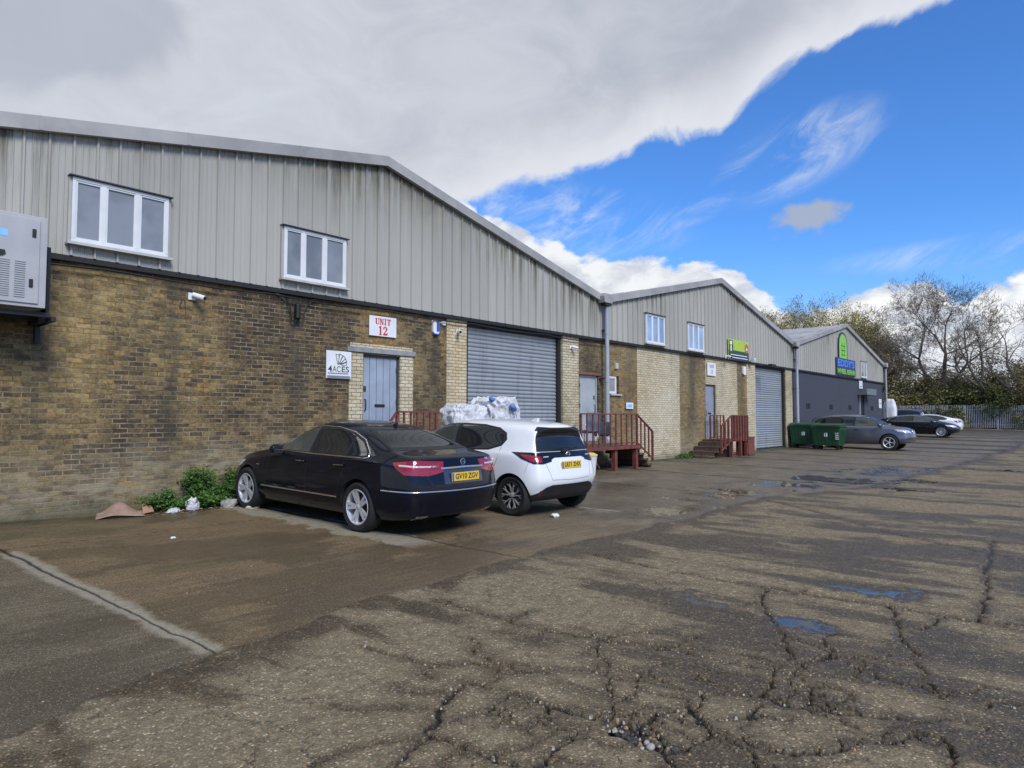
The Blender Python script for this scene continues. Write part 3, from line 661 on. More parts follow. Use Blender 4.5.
def cladding(root, e0, ap, e1, phase=0., pitch=.31):
    """trapezoidal sheets: a rib every 31 cm and two low swages between"""
    prof = [(0, .0), (.012, .040), (.036, .040), (.050, 0), (.122, 0), (.131, .011), (.142, .011), (.151, 0), (.202, 0), (.211, .011), (.222, .011), (.231, 0)]
    xs = []; x = e0-phase
    while x < e1:
        for a, h in prof:
            if e0 <= x+a <= e1: xs.append((x+a, h))
        x += pitch
    xs = [(e0, 0)]+xs+[(e1, 0)]
    v = []; f = []; uv = []
    for i, (x, h) in enumerate(xs):
        zt = roofz(x, e0, ap, e1)-.05; y = WY-.07-h
        v += [(x, y, CB), (x, y, zt)]
        if i: a = 2*(i-1); f.append((a, a+2, a+3, a+1))
    me = bpy.data.meshes.new('cladding'); me.from_pydata(v, [], f)
    ul = me.uv_layers.new(name='drop')
    for lp in me.loops:
        c = v[lp.vertex_index]; ul.data[lp.index].uv = (c[0], roofz(c[0], e0, ap, e1)-.3-c[2])
    me.materials.append(M['clad']); o = link(bpy.data.objects.new('cladding', me)); o.parent = root
    return o

def window(root, x0, x1, z0, z1, divs, y=WY-.075, glass='glass', sill=True):
    """white framed window standing in front of the cladding; divs are the mullion fractions"""
    x0 *= .988; x1 *= .988; z0 = 1.6+(z0-1.6)*.988; z1 = 1.6+(z1-1.6)*.988
    fr = MB(); w = .05; yf = y-.075; yb = y+.005
    fr.box(x0, yf, z0, x1, yb, z0+w); fr.box(x0, yf, z1-w, x1, yb, z1)
    fr.box(x0, yf, z0+w, x0+w, yb, z1-w); fr.box(x1-w, yf, z0+w, x1, yb, z1-w)
    ed = [x0+w]+[x0+(x1-x0)*d for d in divs]+[x1-w]
    for d in ed[1:-1]: fr.box(d-.034, yf+.003, z0+w, d+.034, yb, z1-w)
    f = fr.obj('window', M['upvc'], root, bevel=.006)
    for i, (a, b) in enumerate(zip(ed[:-1], ed[1:])):
        a2 = a+(.034 if i else 0); b2 = b-(.034 if i < len(ed)-2 else 0)
        # inner sash and its pane, a hair out of plane like real units
        s_ = MB(); q = .022
        s_.box(a2, yf+.012, z0+w, b2, yf+.04, z0+w+q).box(a2, yf+.012, z1-w-q, b2, yf+.04, z1-w).box(a2, yf+.012, z0+w+q, a2+q, yf+.04, z1-w-q).box(b2-q, yf+.012, z0+w+q, b2, yf+.04, z1-w-q)
        s_.obj('sash', M['upvc'], f)
        t = .004*(i % 2)
        MB().add([(a2+q,yf+.032,z0+w+q),(b2-q,yf+.032+t,z0+w+q),(b2-q,yf+.034+t,z1-w-q),(a2+q,yf+.034,z1-w-q)], [(0,1,2,3)]).obj('pane', M[glass], f, fixn=False)
    if sill:
        MB().box(x0-.06, yf-.05, z0-.045, x1+.06, yb, z0-.004).obj('sill', M['sill'], f)
        MB().box(x0-.05, yf-.04, z1+.004, x1+.05, yb, z1+.022).obj('head_flashing', M['dgrey'], f)
        MB().box(x1+.002, yf+.03, z0-.05, x1+.04, yb, z1).obj('side_flashing', M['clad2'], f); MB().box(x0-.04, yf+.03, z0-.05, x0-.002, yb, z1).obj('side_flashing', M['clad2'], f)
    return f
M['clad2'] = plain('plain_grey_flashing', (.36,.355,.325), .5, 0, .1, 2, 0, .15)

def shutter(root, x0, x1, z0, z1):
    y = WY+.16; n = int((z1-z0)/.1); v = []; f = []; k = 0
    pts = []
    for i in range(n+1):
        zb = z0+i*(z1-z0)/n
        for a, h in ((0, 0), (.15, .014), (.35, .026), (.6, .028), (.82, .016), (.93, .002)):
            pts.append((y-h, zb+a*(z1-z0)/n))
    pts = [p for p in pts if p[1] < z1+.05]
    for (yy, zz) in pts: v += [(x0, yy, zz), (x1, yy, zz)]
    for i in range(len(pts)-1): f.append((2*i, 2*i+1, 2*i+3, 2*i+2))
    m = MB(); m.add(v, f); o = m.obj('roller_shutter', M['shutter'], root, fixn=False)
    MB().box(x0, y-.05, z0, x1, y-.03, z0+.12).obj('bottom_rail', M['dgrey'], o)
    g = MB(); g.box(x0-.10, WY+.05, z0, x0-.002, y+.06, z1); g.obj('guide_channel', M['drip'], o)
    g = MB(); g.box(x1+.002, WY+.05, z0, x1+.12, y+.06, z1); g.obj('guide_channel', M['drip'], o)
    g = MB(); g.box(x0-.1, WY+.02, z1-.10, x1+.12, y+.2, z1+.05); g.obj('shutter_hood', M['drip'], o)
    return o

def roof(root, e0, ap, e1, depth=32):
    r = MB(); y0, y1 = WY-.12, WY+depth
    for (xa, xb) in ((e0, ap), (ap, e1)):
        n = 26; pr = []
        za, zb = roofz(xa, e0, ap, e1), roofz(xb, e0, ap, e1)
        r.add([(xa,y0,za+.0),(xb,y0,zb+.0),(xb,y1,zb),(xa,y1,za)], [(0,1,2,3)])
        sgn = 1
        yy = y0+.5
        while yy < y1:     # standing ribs running up the slope
            r.bar((xa, yy, za+.02), (xb, yy, zb+.02), .05, .04); yy += 1.0
    r.obj('roof', M['roof'], root, fixn=False)
    # verge flashing: a deep folded strip over the top edge of the cladding
    t = MB()
    for (xa, xb) in ((e0, ap), (ap, e1)):
        za, zb = roofz(xa, e0, ap, e1), roofz(xb, e0, ap, e1)
        v = [(xa,WY-.20,za-.15),(xb,WY-.20,zb-.15),(xb,WY-.20,zb+.06),(xa,WY-.20,za+.06),(xa,WY+.10,za+.065),(xb,WY+.10,zb+.065),(xa,WY-.10,za-.15),(xb,WY-.10,zb-.15)]
        t.add(v, [(0,1,2,3), (3,2,5,4), (0,6,7,1)])
        nseg = 3
        for k in range(1, nseg+1):
            u = k/(nseg+1) if k <= nseg else 1; x = xa+(xb-xa)*u; z = za+(zb-za)*u
            t.box(x-.03, WY-.206, z-.145, x+.03, WY-.19, z+.058)
    t.obj('verge_flashing', M['trim'], root, fixn=False)

def downpipe(root, x, z0, z1=4.98, left=True):
    p = MB(); y = WY-.24; p.tube([(x, y, z0), (x, y, z1)], .068, 14)
    for z in np.arange(z0+.4, z1, 1.45): p.lathe([(.078, z), (.078, z+.09)], 'z', (x, y, 0), 14)
    o = p.obj('downpipe', M['pipe'], root, smooth=True, autos=R(40))
    for z in np.arange(z0+.5, z1, 1.45): MB().box(x-.1, y+.03, z, x+.1, WY-.02, z+.035).obj('pipe_bracket', M['dgrey'], o)
    return o
def hopper(root, x):
    h = MB(); h.prism([(x-.20, EAVE-.17), (x+.20, EAVE-.17), (x+.25, EAVE+.02), (x+.22, EAVE+.11), (x-.22, EAVE+.11), (x-.25, EAVE+.02)], WY-.36, WY-.10)
    o = h.obj('gutter_end', M['trim'], root, bevel=.01)
    MB().box(x-.14, WY-.34, EAVE-.25, x+.14, WY-.16, EAVE-.175).obj('outlet_box', M['drip'], o)

def door(root, x0, x1, z0, z1, mat, handle_left=True, slot=True, planks=False, name='door'):
    y = WY+.07; d = MB(); d.box(x0+.045, y, z0+.01, x1-.045, y+.045, z1-.045)
    o = d.obj(name, mat, root, bevel=.004)
    if planks:
        g = MB(); w = (x1-x0-.09)/5
        for i in range(1, 5): g.box(x0+.045+w*i-.004, y-.0025, z0+.02, x0+.045+w*i+.004, y-.0005, z1-.05)
        g.obj('board_joint', M['dgrey'], o)
    f = MB(); f.box(x0, y-.03, z0, x0+.045, y+.05, z1).box(x1-.045, y-.03, z0, x1, y+.05, z1).box(x0, y-.03, z1-.045, x1, y+.05, z1)
    f.obj('door_frame', M['dgrey'] if mat is not M['door2'] else mat, o)
    hx = x0+.10 if handle_left else x1-.12
    h = MB(); h.tube([(hx, y-.004, z0+.85), (hx, y-.05, z0+.87), (hx, y-.05, z0+1.07), (hx, y-.004, z0+1.09)], .011, 8)
    h.obj('handle', M['black'], o, smooth=True)
    MB().box(hx-.03, y-.012, z0+1.25, hx+.03, y, z0+1.36).obj('lock', M['dgrey'], o)
    if slot:
        s_ = MB(); c = (x0+x1)/2; s_.box(c-.13, y-.012, z0+.93, c+.13, y-.001, z0+.99); s_.obj('letter_slot', M['black'], o)
    hx2 = x1-.04 if handle_left else x0+.04
    for zz in (z0+.3, z0+1.0, z1-.35): MB().box(hx2-.02, y-.035, zz, hx2+.02, y-.002, zz+.1).obj('hinge', M['dgrey'], o)
    return o

def shell(root, e0, e1, brick, front_mb_fn):
    """side and back walls so the building is a solid thing from any side"""
    s = MB(); y1 = WY+32
    s.add([(e0,WY+.001,-.3),(e0,y1,-.3),(e0,y1,EAVE),(e0,WY+.001,EAVE)], [(0,3,2,1)])
    s.add([(e1,WY+.001,-.3),(e1,y1,-.3),(e1,y1,EAVE),(e1,WY+.001,EAVE)], [(0,1,2,3)])
    s.add([(e0,y1,-.3),(e1,y1,-.3),(e1,y1,EAVE),((e0+e1)/2,y1,APEX),(e0,y1,EAVE)], [(0,1,2,3,4)])
    s.obj('side_wall', brick, root, fixn=False)

# ---- unit with the two cars
E0, E1, E2, E3 = .62, 17.16, 33.93, 52.1
A1, A2, A3 = 8.87, 25.57, 43.02
b1 = thing('warehouse', 'nearest gabled warehouse of brown stock brick under grey cladding, behind the black and white cars', 'warehouse', (0, 0, 0), 0, 'gabled warehouses in one terrace')
b2 = thing('warehouse', 'middle gabled warehouse with ochre and pale brick panels and two windows coloured as if reflecting blue sky', 'warehouse', (0, 0, 0), 0, 'gabled warehouses in one terrace')
b3 = thing('warehouse', 'farthest gabled warehouse with dark grey painted brick under pale cladding', 'warehouse', (0, 0, 0), 0, 'gabled warehouses in one terrace')
DZ = .88
def m1(x, z):
    if 10.76 <= x <= 11.41 or 15.24 <= x <= 16.0: return 1
    if (8.08 <= x <= 8.42 or 9.40 <= x <= 9.76) and z < 3.0: return 1
    return 0
w = MB(); holed_wall(w, E0, E1, -.3, CB+.15, [(8.42, 9.40, DZ, 2.90), (11.41, 15.24, -.3, CB-.04), (16.08, 17.05, DZ, 2.84)], WY, .28, {1: 0, 8.08: 0, 9.76: 0, 10.76: 0, 16.0: 0, 8.0799: 0, 'f': m1})
w.obj('brick_wall', [M['brick'], M['pale_brick']], b1, fixn=False)
for a, b in ((10.76, 11.408), (15.242, 16.0)):
    p = MB(); p.box(a, WY-.028, -.3, b, WY+.2, CB-.01); p.obj('brick_pier', M['pale_brick'], b1)
for a, b in ((8.08, 8.417), (9.403, 9.76)):
    MB().box(a, WY-.012, -.3, b, WY+.1, 2.93).obj('door_jamb', M['pale_brick'], b1)
MB().box(8.10, WY-.014, 3.04, 9.74, WY+.1, 3.115).obj('soldier_course', M['pale_brick'], b1)
MB().box(8.02, WY-.05, 2.93, 9.80, WY+.1, 3.035).obj('lintel', M['lintel'], b1, bevel=.006)
door(b1, 8.42, 9.40, DZ, 2.90, M['door'], True, True, True)
door(b1, 16.10, 17.03, DZ, 2.83, M['door2'], False, False)
MB().box(15.98, WY-.03, 2.845, 17.2, WY+.1, 2.93).obj('lintel', M['rlintel'], b1)
shutter(b1, 11.53, 15.12, .05, CB-.06)
cladding(b1, E0, A1, E1); roof(b1, E0, A1, E1)
MB().box(E0, WY-.085, CB-.085, E1, WY+.02, CB-.004).obj('drip_trim', M['drip'], b1)
window(b1, 3.14, 4.52, 4.21, 5.19, (.31, .66)); window(b1, 6.60, 7.98, 4.21, 5.19, (.30, .64))
hopper(b1, E1-.05); downpipe(b1, E1+.01, .8)
shell(b1, E0, E1, M['brick'], None)

def m2(x, z):
    if 19.32 <= x <= 22.26 or 24.36 <= x <= 27.37: return 1
    return 0
w = MB(); holed_wall(w, E1, E2, -.3, CB+.15, [(24.36, 25.28, .78, 2.86), (29.25, 33.0, -.3, CB-.04), (17.75, 18.22, 2.32, 2.88)], WY, .28, {19.32: 0, 22.26: 0, 27.37: 0, 'f': m2})
w.obj('brick_wall', [M['brick2'], M['pale_brick']], b2, fixn=False)
for a, b in ((28.32, 29.245), (33.005, 33.9)):
    MB().box(a, WY-.028, -.3, b, WY+.2, CB-.01).obj('brick_pier', M['pale_brick'], b2)
door(b2, 24.37, 25.27, .78, 2.85, M['door3'], True, True)
shutter(b2, 29.37, 32.88, .1, CB-.06)
cladding(b2, E1+.002, A2, E2, .1); roof(b2, E1, A2, E2)
MB().box(E1+.002, WY-.085, CB-.085, E2, WY+.02, CB-.004).obj('drip_trim', M['drip'], b2)
window(b2, 19.93, 21.21, 4.10, 5.09, (.33, .66), glass='skyglass'); window(b2, 22.98, 24.28, 4.09, 5.10, (.33, .66), glass='skyglass')
window(b2, 17.76, 18.21, 2.33, 2.87, (), y=WY+.03, glass='glass', sill=False)
MB().box(17.68, WY-.06, 2.27, 18.30, WY+.01, 2.315).obj('window_ledge', M['sill'], b2)
hopper(b2, E2-.05); downpipe(b2, E2+.05, 1.0)
shell(b2, E1+.002, E2, M['brick2'], None)

w = MB(); holed_wall(w, E2, E3, -.3, CB+.15, [(46.1, 47.2, .12, 2.95)], WY, .28, {'f': lambda x, z: 0})
w.obj('brick_wall', M['grey_brick'], b3, fixn=False)
door(b3, 46.1, 47.2, .12, 2.95, M['darkdoor'], True, False)
MB().box(45.97, WY-.06, .1, 46.09, WY+.05, 3.0).obj('door_post', M['pipe'], b3)
cp = MB(); cp.box(45.6, WY-.55, 2.98, 47.9, WY-.005, 3.06); cp.box(45.6, WY-.56, 2.98, 47.9, WY-.53, 3.36); cp.obj('door_canopy', M['dgreencanopy'], b3)
cladding(b3, E2+.002, A3, E3, .17); roof(b3, E2, A3, E3)
MB().box(E2+.002, WY-.085, CB-.085, E3, WY+.02, CB-.004).obj('drip_trim', M['drip'], b3)
window(b3, 46.75, 48.0, 4.12, 5.14, (.5,), glass='glass')
for x in (36.3, 40.2, 43.95, 49.1):
    for a in (x-.28, x+.03): MB().box(a, WY-.03, 2.05, a+.25, WY+.01, 2.3).obj('air_vent', M['drip'], b3)
hopper(b3, E3-.15); downpipe(b3, E3-.15, .1)
shell(b3, E2+.002, E3, M['grey_brick'], None)

# ------------------------------------------------------------------ things fixed to the walls
def sign_board(name, label, x0, x1, z0, z1, mat, y=WY-.03, th=.02, group=None, cat='sign', frame=None):
    t = thing(name, label, cat, ((x0+x1)/2, y, z0), 0, group); hw = (x1-x0)/2
    MB().box(-hw, -th, 0, hw, 0, z1-z0).obj('board', mat, t, bevel=.002)
    return t, -th-.003
t, fy = sign_board('unit_sign', 'white board with red serif lettering UNIT 12 above the blue-grey door', 8.54, 9.25, 3.30, 3.72, M['signw'])
def serif(body, size, w, loc, parent, mat):
    o = text('lettering', body, size, mat, parent, loc, width=w, offset=.004)
    return o
def slab(ch, x, z, h, w, name='letter'):
    """one slab-serif letter: thick and thin strokes with bracket serifs"""
    m = MB(); tk, tn, sf = w*.30, w*.13, h*.09; y0, y1 = fy-.003, fy
    bx = lambda a, c, b, d: m.box(x+a, y0, z+c, x+b, y1, z+d)
    if ch == 'U':
        bx(.08*w, .16*h, .08*w+tk, h); bx(w*.80, .16*h, w*.80+tn, h-sf*.2); m.prism([(x+.08*w, z+.18*h), (x+.20*w, z+.03*h), (x+.45*w, z-.01*h), (x+.75*w, z+.03*h), (x+.80*w+tn, z+.18*h), (x+.80*w, z+.2*h), (x+.65*w, z+.1*h), (x+.48*w, z+.09*h), (x+.08*w+tk, z+.2*h)], y0-.0006, y1)
        m.box(x, y0-.001, z+h-sf, x+.45*w, y1, z+h); m.box(x+.66*w, y0-.001, z+h-sf, x+w*1.06, y1, z+h)
    if ch == 'N':
        bx(.12*w, 0, .12*w+tn, h); bx(.82*w, 0, .82*w+tn, h); m.prism([(x+.10*w, z+h), (x+.10*w+tk, z+h), (x+.84*w+tn*.6, z), (x+.84*w-tk*.5, z)], y0-.0006, y1)
        m.box(x, y0-.001, z, x+.36*w, y1, z+sf); m.box(x, y0-.001, z+h-sf, x+.3*w, y1, z+h); m.box(x+.68*w, y0-.001, z+h-sf, x+w*1.08, y1, z+h)
    if ch == 'I': bx(.5*w-tk/2, 0, .5*w+tk/2, h); m.box(x+.18*w, y0-.001, z, x+.82*w, y1, z+sf); m.box(x+.18*w, y0-.001, z+h-sf, x+.82*w, y1, z+h)
    if ch == 'T': bx(.5*w-tk/2, 0, .5*w+tk/2, h); m.box(x+.26*w, y0-.001, z, x+.74*w, y1, z+sf); m.box(x+.02*w, y0-.001, z+h-sf, x+.98*w, y1, z+h); m.box(x+.02*w, y0-.002, z+h*.74, x+.02*w+tn*.7, y1, z+h); m.box(x+.98*w-tn*.7, y0-.002, z+h*.74, x+.98*w, y1, z+h)
    if ch == '1': bx(.5*w-tk/2, 0, .5*w+tk/2, h); m.box(x+.2*w, y0-.001, z, x+.8*w, y1, z+sf*.7); m.prism([(x+.15*w, z+h*.80), (x+.5*w, z+h*.86), (x+.5*w, z+h), (x+.42*w, z+h), (x+.15*w, z+h*.88)], y0-.001, y1)
    if ch == '2':
        P = [(.08,.72),(.10,.84),(.22,.96),(.45,1.),(.70,.96),(.88,.83),(.90,.66),(.78,.50),(.52,.33),(.34,.20),(.84,.20),(.90,.30),(.97,.30),(.92,0),(.06,0),(.06,.10),(.40,.38),(.58,.55),(.62,.72),(.56,.87),(.42,.92),(.30,.88),(.34,.78),(.30,.68),(.18,.65)]
        m.prism([(x+a*w, z+c*h) for a, c in P], y0, y1)
    m.obj(name, M['red'], t)
for k, ch in enumerate('UNIT'): slab(ch, (-.205, -.095, .012, .10)[k], .25, .125, (.10, .10, .085, .10)[k])
slab('1', -.13, .03, .185, .12); slab('2', -.01, .03, .185, .13)

t, fy = sign_board('company_sign', 'square white board with a fan-shaped green emblem and the word 4ACES, left of the door', 7.52, 8.10, 2.36, 2.91, M['signw'])
em = MB()
for k, (a, l) in enumerate(((104, .20), (82, .215), (60, .21), (40, .19), (22, .16))):    # a fanned hand of cards in outline
    d = Vector((math.cos(R(a)), 0, math.sin(R(a)))); n_ = Vector((d.z, 0, -d.x)); p0 = Vector((-.03+.012*k, fy, .285))
    q = [p0, p0+d*l, p0+d*(l-.02)+n_*.07, p0+n_*.03+d*.03]
    em.bar(q[0], q[1], .011, .003, up=(0,1,0)); em.bar(q[1], q[2], .011, .003, up=(0,1,0)); em.bar(q[2], q[3], .008, .003, up=(0,1,0))
em.obj('emblem', M['dgreen'], t)
text('lettering', '4', .165, M['ink'], t, (-.205, fy, .185), width=.085, offset=.004); text('lettering', 'AC', .165, M['olive'], t, (-.055, fy, .185), width=.19, offset=.001); text('lettering', 'ES', .165, M['dgreen'], t, (.145, fy, .185), width=.17, offset=.001)
MB().box(-.25, fy-.001, .095, .22, fy+.001, .115).obj('underline', M['inkgrey'], t)
MB().box(-.27, fy+.001, 0.002, .27, fy+.0025, .06).obj('lower_band', M['inkgrey'], t)

t, fy = sign_board('unit_sign', 'small faded white notice above the lilac-grey door of the middle warehouse', 24.46, 25.20, 3.20, 3.70, M['signw'])
text('lettering', 'UNIT', .2, M['inkgrey'], t, (0, fy, .36), width=.4); text('lettering', '13', .22, M['inkgrey'], t, (0, fy, .15))
t, fy = sign_board('wall_notice', 'small pale blue notice beside the little white window', 18.56, 18.98, 1.86, 2.06, M['signw'])
MB().box(-.14, fy-.001, .05, .14, fy+.001, .15).obj('print', M['skyblue'], t)

# bright green name board on the middle cladding
t, fy = sign_board('shop_sign', 'bright green name board with dark base, white emblem and orange roundel on grey cladding', 26.20, 28.25, 3.93, 4.78, M['lime2'], y=WY-.12, th=.03)
MB().box(-1.025, fy, .0, 1.025, fy+.002, .27).obj('base_band', M['navy'], t)
MB().box(-1.025, fy-.001, .27, 1.025, fy+.001, .40).obj('green_band', M['dgreen'], t)
a = MB(); a.prism([(-.98,.30),(-.62,.30),(-.56,.5),(-.62,.80),(-.98,.80)], fy-.003, fy); a.obj('emblem_panel', M['dgreen'], t)
a = MB(); a.prism([(-.90,.62),(-.70,.62),(-.68,.76),(-.92,.76)], fy-.006, fy-.003); a.prism([(-.86,.36),(-.72,.36),(-.74,.60),(-.84,.60)], fy-.006, fy-.003); a.obj('emblem', M['white'], t)
a = MB(); a.lathe([(0, fy-.004), (.20, fy-.004), (.20, fy)], 'y', (.80, 0, .55), 20); a.obj('roundel', M['orange'], t)
a = MB(); a.lathe([(0, fy-.007), (.07, fy-.007), (.07, fy-.004)], 'y', (.80, 0, .52), 12); a.obj('roundel_centre', M['white'], t)
for z, w_ in ((.20, 1.7), (.09, 1.8)): MB().box(-w_/2, fy-.002, z, w_/2, fy, z+.035).obj('print_line', M['signw'], t)

# green and blue sign of the far unit
t = thing('shop_sign', 'tall sign with green arch above dark panel reading EDDY\'S WHEEL REPAIR', 'sign', (42.8, WY-.12, 4.03))
def archpoly(cx, w, z0, z1, n=12):
    p = [(cx-w/2, z0)]
    for i in range(n+1):
        u = i/n; a = PI*(1-u); p.append((cx+w/2*math.cos(a), z0+(z1-z0)*.45+(z1-z0)*.55*math.sin(a)**.8))
    return p+[(cx+w/2, z0)]
MB().prism(archpoly(-.55, 1.75, .98, 2.52), -.03, 0).obj('arch_board', M['navy'], t)
MB().prism(archpoly(-.55, 1.5, .98, 2.40), -.034, -.03).obj('arch_face', M['lime'], t)
g = MB()
for z in (1.15, 1.42, 1.68): g.box(-.95, -.038, z, -.15, -.034, z+.05)
g.box(-.80, -.038, 1.15, -.74, -.034, 1.9); g.box(-.36, -.038, 1.15, -.30, -.034, 1.9); g.obj('arch_bars', M['dgreen'], t)
MB().box(-1.95, -.035, 0, 1.95, 0, .98).obj('board', M['navy'], t)
MB().box(-1.88, -.039, .42, 1.88, -.035, .94).obj('name_panel', M['panelblue'], t)
text('lettering', "EDDY'S", .55, M['brightblue2'], t, (0, -.042, .68), width=3.3, offset=.012)
text('lettering', 'WHEEL REPAIR', .38, M['lime'], t, (0, -.042, .21), width=3.6, offset=.014)
t, fy = sign_board('wall_notice', 'tall white notice above the dark doorway canopy', 45.95, 46.7, 3.38, 3.88, M['signw'])
MB().box(-.2, fy-.001, .1, .2, fy+.001, .16).obj('print', M['inkgrey'], t)
t, fy = sign_board('wall_notice', 'white notice at the far end of the grey painted wall', 50.75, 51.45, 2.2, 2.82, M['signw'])
MB().box(-.2, fy-.001, .3, .2, fy+.001, .36).obj('print', M['inkgrey'], t)

def bullet_camera(label, x, y, z, dirx=1, s=1.):
    t = thing('security_camera', label, 'security camera', (x, y, z), 0, 'security cameras on the walls')
    MB().box(-.05*s, -.02, -.05*s, .05*s, 0, .05*s).obj('mount', M['white'], t, bevel=.006)
    b = MB(); b.tube([(0, -.02, 0), (dirx*.03, -.09*s, -.01)], .014*s, 8).obj('arm', M['white'], t)
    b = MB(); d = Vector((dirx*.5, -.75, -.28)).normalized(); p = Vector((dirx*.03, -.10*s, 0))
    b.tube([p-d*.05*s, p+d*.13*s], .038*s, 12); b.obj('housing', M['white'], t, smooth=True, autos=R(40))
    b = MB(); b.tube([p+d*.13*s, p+d*.135*s], .030*s, 12); b.obj('lens', M['black'], t)
    return t
bullet_camera('white bullet camera below the cladding, above the weeds', 4.92, WY, 3.62, 1, 1.2)
bullet_camera('white bullet camera on pale brick pier left of near shutter', 11.1, WY-.028, 3.62, -1)
bullet_camera('white bullet camera on pale brick pier right of near shutter', 15.6, WY-.028, 3.60, 1)
bullet_camera('small white camera at the left end of the bright green sign', 26.05, WY-.1, 4.02, -1, 1.4)
t = thing('junction_box', 'white square junction box beside the alarm sounder', 'junction box', (10.66, WY, 3.72)); MB().box(-.05, -.05, 0, .05, 0, .11).obj('box_body', M['white'], t, bevel=.005); MB().tube([(-.05, -.02, .05), (-.16, -.02, .05)], .01, 6).obj('conduit', M['white'], t)
t = thing('alarm_sounder', 'white and blue alarm box high on the wall beside pale brick pier', 'alarm box', (10.40, WY, 3.50))
a = MB(); a.prism([(-.095,.04),(-.06,0),(.06,0),(.095,.04),(.095,.30),(.07,.33),(-.07,.33),(-.095,.30)], -.07, 0); a.obj('cover', M['white'], t, bevel=.006)
MB().box(.0, -.076, .05, .085, -.0705, .29).obj('front_band', M['blue'], t); MB().box(-.07, -.085, -.025, .07, -.01, -.002).obj('strobe', M['blue'], t)
t = thing('alarm_sounder', 'small white alarm box on ochre brick left of the far shutter', 'alarm box', (28.0, WY, 3.38)); MB().prism([(-.14,.05),(-.09,0),(.09,0),(.14,.05),(.14,.36),(-.14,.36)], -.08, 0).obj('cover', M['white'], t, bevel=.01)
t = thing('junction_box', 'small cream box on ochre brick above the little window', 'junction box', (18.02, WY, 3.1)); MB().box(-.09, -.06, 0, .09, 0, .19).obj('box_body', plain('cream_plastic', (.5,.42,.22), .5), t, bevel=.008); MB().box(-.07, -.064, .015, .07, -.0605, .175).obj('lid', M['sill'], t)
t = thing('floodlight', 'small white floodlight at the right end of the bright green sign', 'floodlight', (28.5, WY-.1, 4.02)); MB().tube([(0, 0, 0), (0, -.12, .02)], .02, 8).obj('arm', M['white'], t)
MB().prism([(-.1,-.08),(.1,-.08),(.13,.09),(-.13,.09)], -.22, -.12).obj('lamp_head', M['white'], t); MB().box(-.09, -.224, -.06, .09, -.2205, .06).obj('lamp_glass', M['skyglass'], t)
t = thing('floodlight', 'black floodlight on a short arm above the far shutter', 'floodlight', (29.6, WY-.09, 3.86)); MB().tube([(0, 0, 0), (.1, -.45, .02)], .02, 8).obj('arm', M['black'], t); MB().box(-.15, -.6, -.05, .35, -.42, .05).obj('lamp_head', M['black'], t, bevel=.01)

# cable splice hanging under the near cladding
t = thing('cable_splice', 'black ribbed cable splice hanging in a loop of cable under the cladding', 'cable splice', (6.86, WY-.05, 3.40))
b = MB(); pr = [(0, 0), (.045, .0)]
for i in range(9): pr += [(.062, .02+i*.03), (.046, .035+i*.03)]
pr += [(.03, .30), (0, .30)]; b.lathe(pr, 'z', (0, -.03, .05), 14); b.obj('splice_body', M['black'], t, smooth=True)
b = MB()
for s_ in (-1, 1):
    b.tube([(s_*.02, -.03, .04), (s_*.06, -.03, -.03), (s_*.13, -.03, .02), (s_*.15, -.03, .22), (s_*.24, -.02, .42), (s_*.5, 0, .50)], .012, 8)
b.obj('cable_loop', M['black'], t, smooth=True)
b = MB(); random.seed(4); pts = []
for i in range(60):
    x = 1.0+i*.28; pts.append((x, WY-.10, CB-.13-.035*abs(math.sin(i*.33))-random.random()*.012))
b.tube(pts, .016, 6); b.obj('wall_cable', M['black'], None, smooth=True); tag(bpy.data.objects['wall_cable'], 'long black cable sagging along the foot of the near grey cladding', 'cable')
b = MB(); b.tube([(4.76, WY-.02, 3.55), (4.72, WY-.02, 3.42), (4.82, WY-.02, 3.40), (4.80, WY-.02, 3.54)], .006, 6); b.obj('loose_wire', M['black']); tag(bpy.data.objects['loose_wire'], 'short loop of dark wire hanging below the leftmost camera', 'wire')

# equipment cabinet on a bracket at the far left
CY = 10.62
t = thing('equipment_cabinet', 'pale grey louvred steel cabinet bracketed high on the brick wall', 'cabinet', (2.02, CY, 3.05))
MB().box(-.62, 0, 0, .62, .62, 1.22).obj('cabinet_body', M['cab'], t, bevel=.008)
dr = MB().box(-.58, -.022, .05, .53, -.002, 1.17).obj('cabinet_door', M['cab'], t, bevel=.004)
lv = MB()
for cxi in range(5):
    for k in range(17):
        x = -.42+cxi*.17; z = .12+k*.029; lv.prism([(x, z), (x+.115, z), (x+.115, z+.010), (x, z+.010)], -.033, -.0225)
lv.obj('louvre', M['cab'], dr)
MB().box(.44, -.036, .93, .485, -.0225, 1.04).obj('latch', M['black'], dr, bevel=.004); MB().box(.42, -.036, .26, .465, -.0225, .37).obj('latch', M['black'], dr, bevel=.004)
MB().prism([(.02,.66),(.06,.63),(.12,.63),(.16,.66),(.15,.705),(.03,.71)], -.04, -.0225).obj('handle', M['black'], dr, bevel=.004)
MB().box(-.02, -.025, .89, .18, -.0225, .98).obj('sticker', M['skyblue'], dr)
br = MB()
for x in (-.45, .72):
    br.box(x-.03, .0, -.16, x+.03, .83, -.10); br.box(x-.03, .74, -.4, x+.03, .83, 1.0)
br.bar((-.1, .05, -.12), (-.35, .80, -.55), .04); br.bar((.05, .1, -.02), (.3, .5, -.16), .03)
br.box(.62,.30,-.16,.74,.83,.9)
br.box(-.7, .10, -.10, .70, .15, -.04); br.box(-.7, .6, -.10, .75, .66, .0); br.box(.64, .3, -.05, .70, .84, .9)
br.obj('bracket', M['black'], t)

# ------------------------------------------------------------------ cars
def ev_mesh(o, name):
    bpy.context.view_layer.update()
    dg = bpy.context.evaluated_depsgraph_get()
    return bpy.data.meshes.new_from_object(o.evaluated_get(dg))

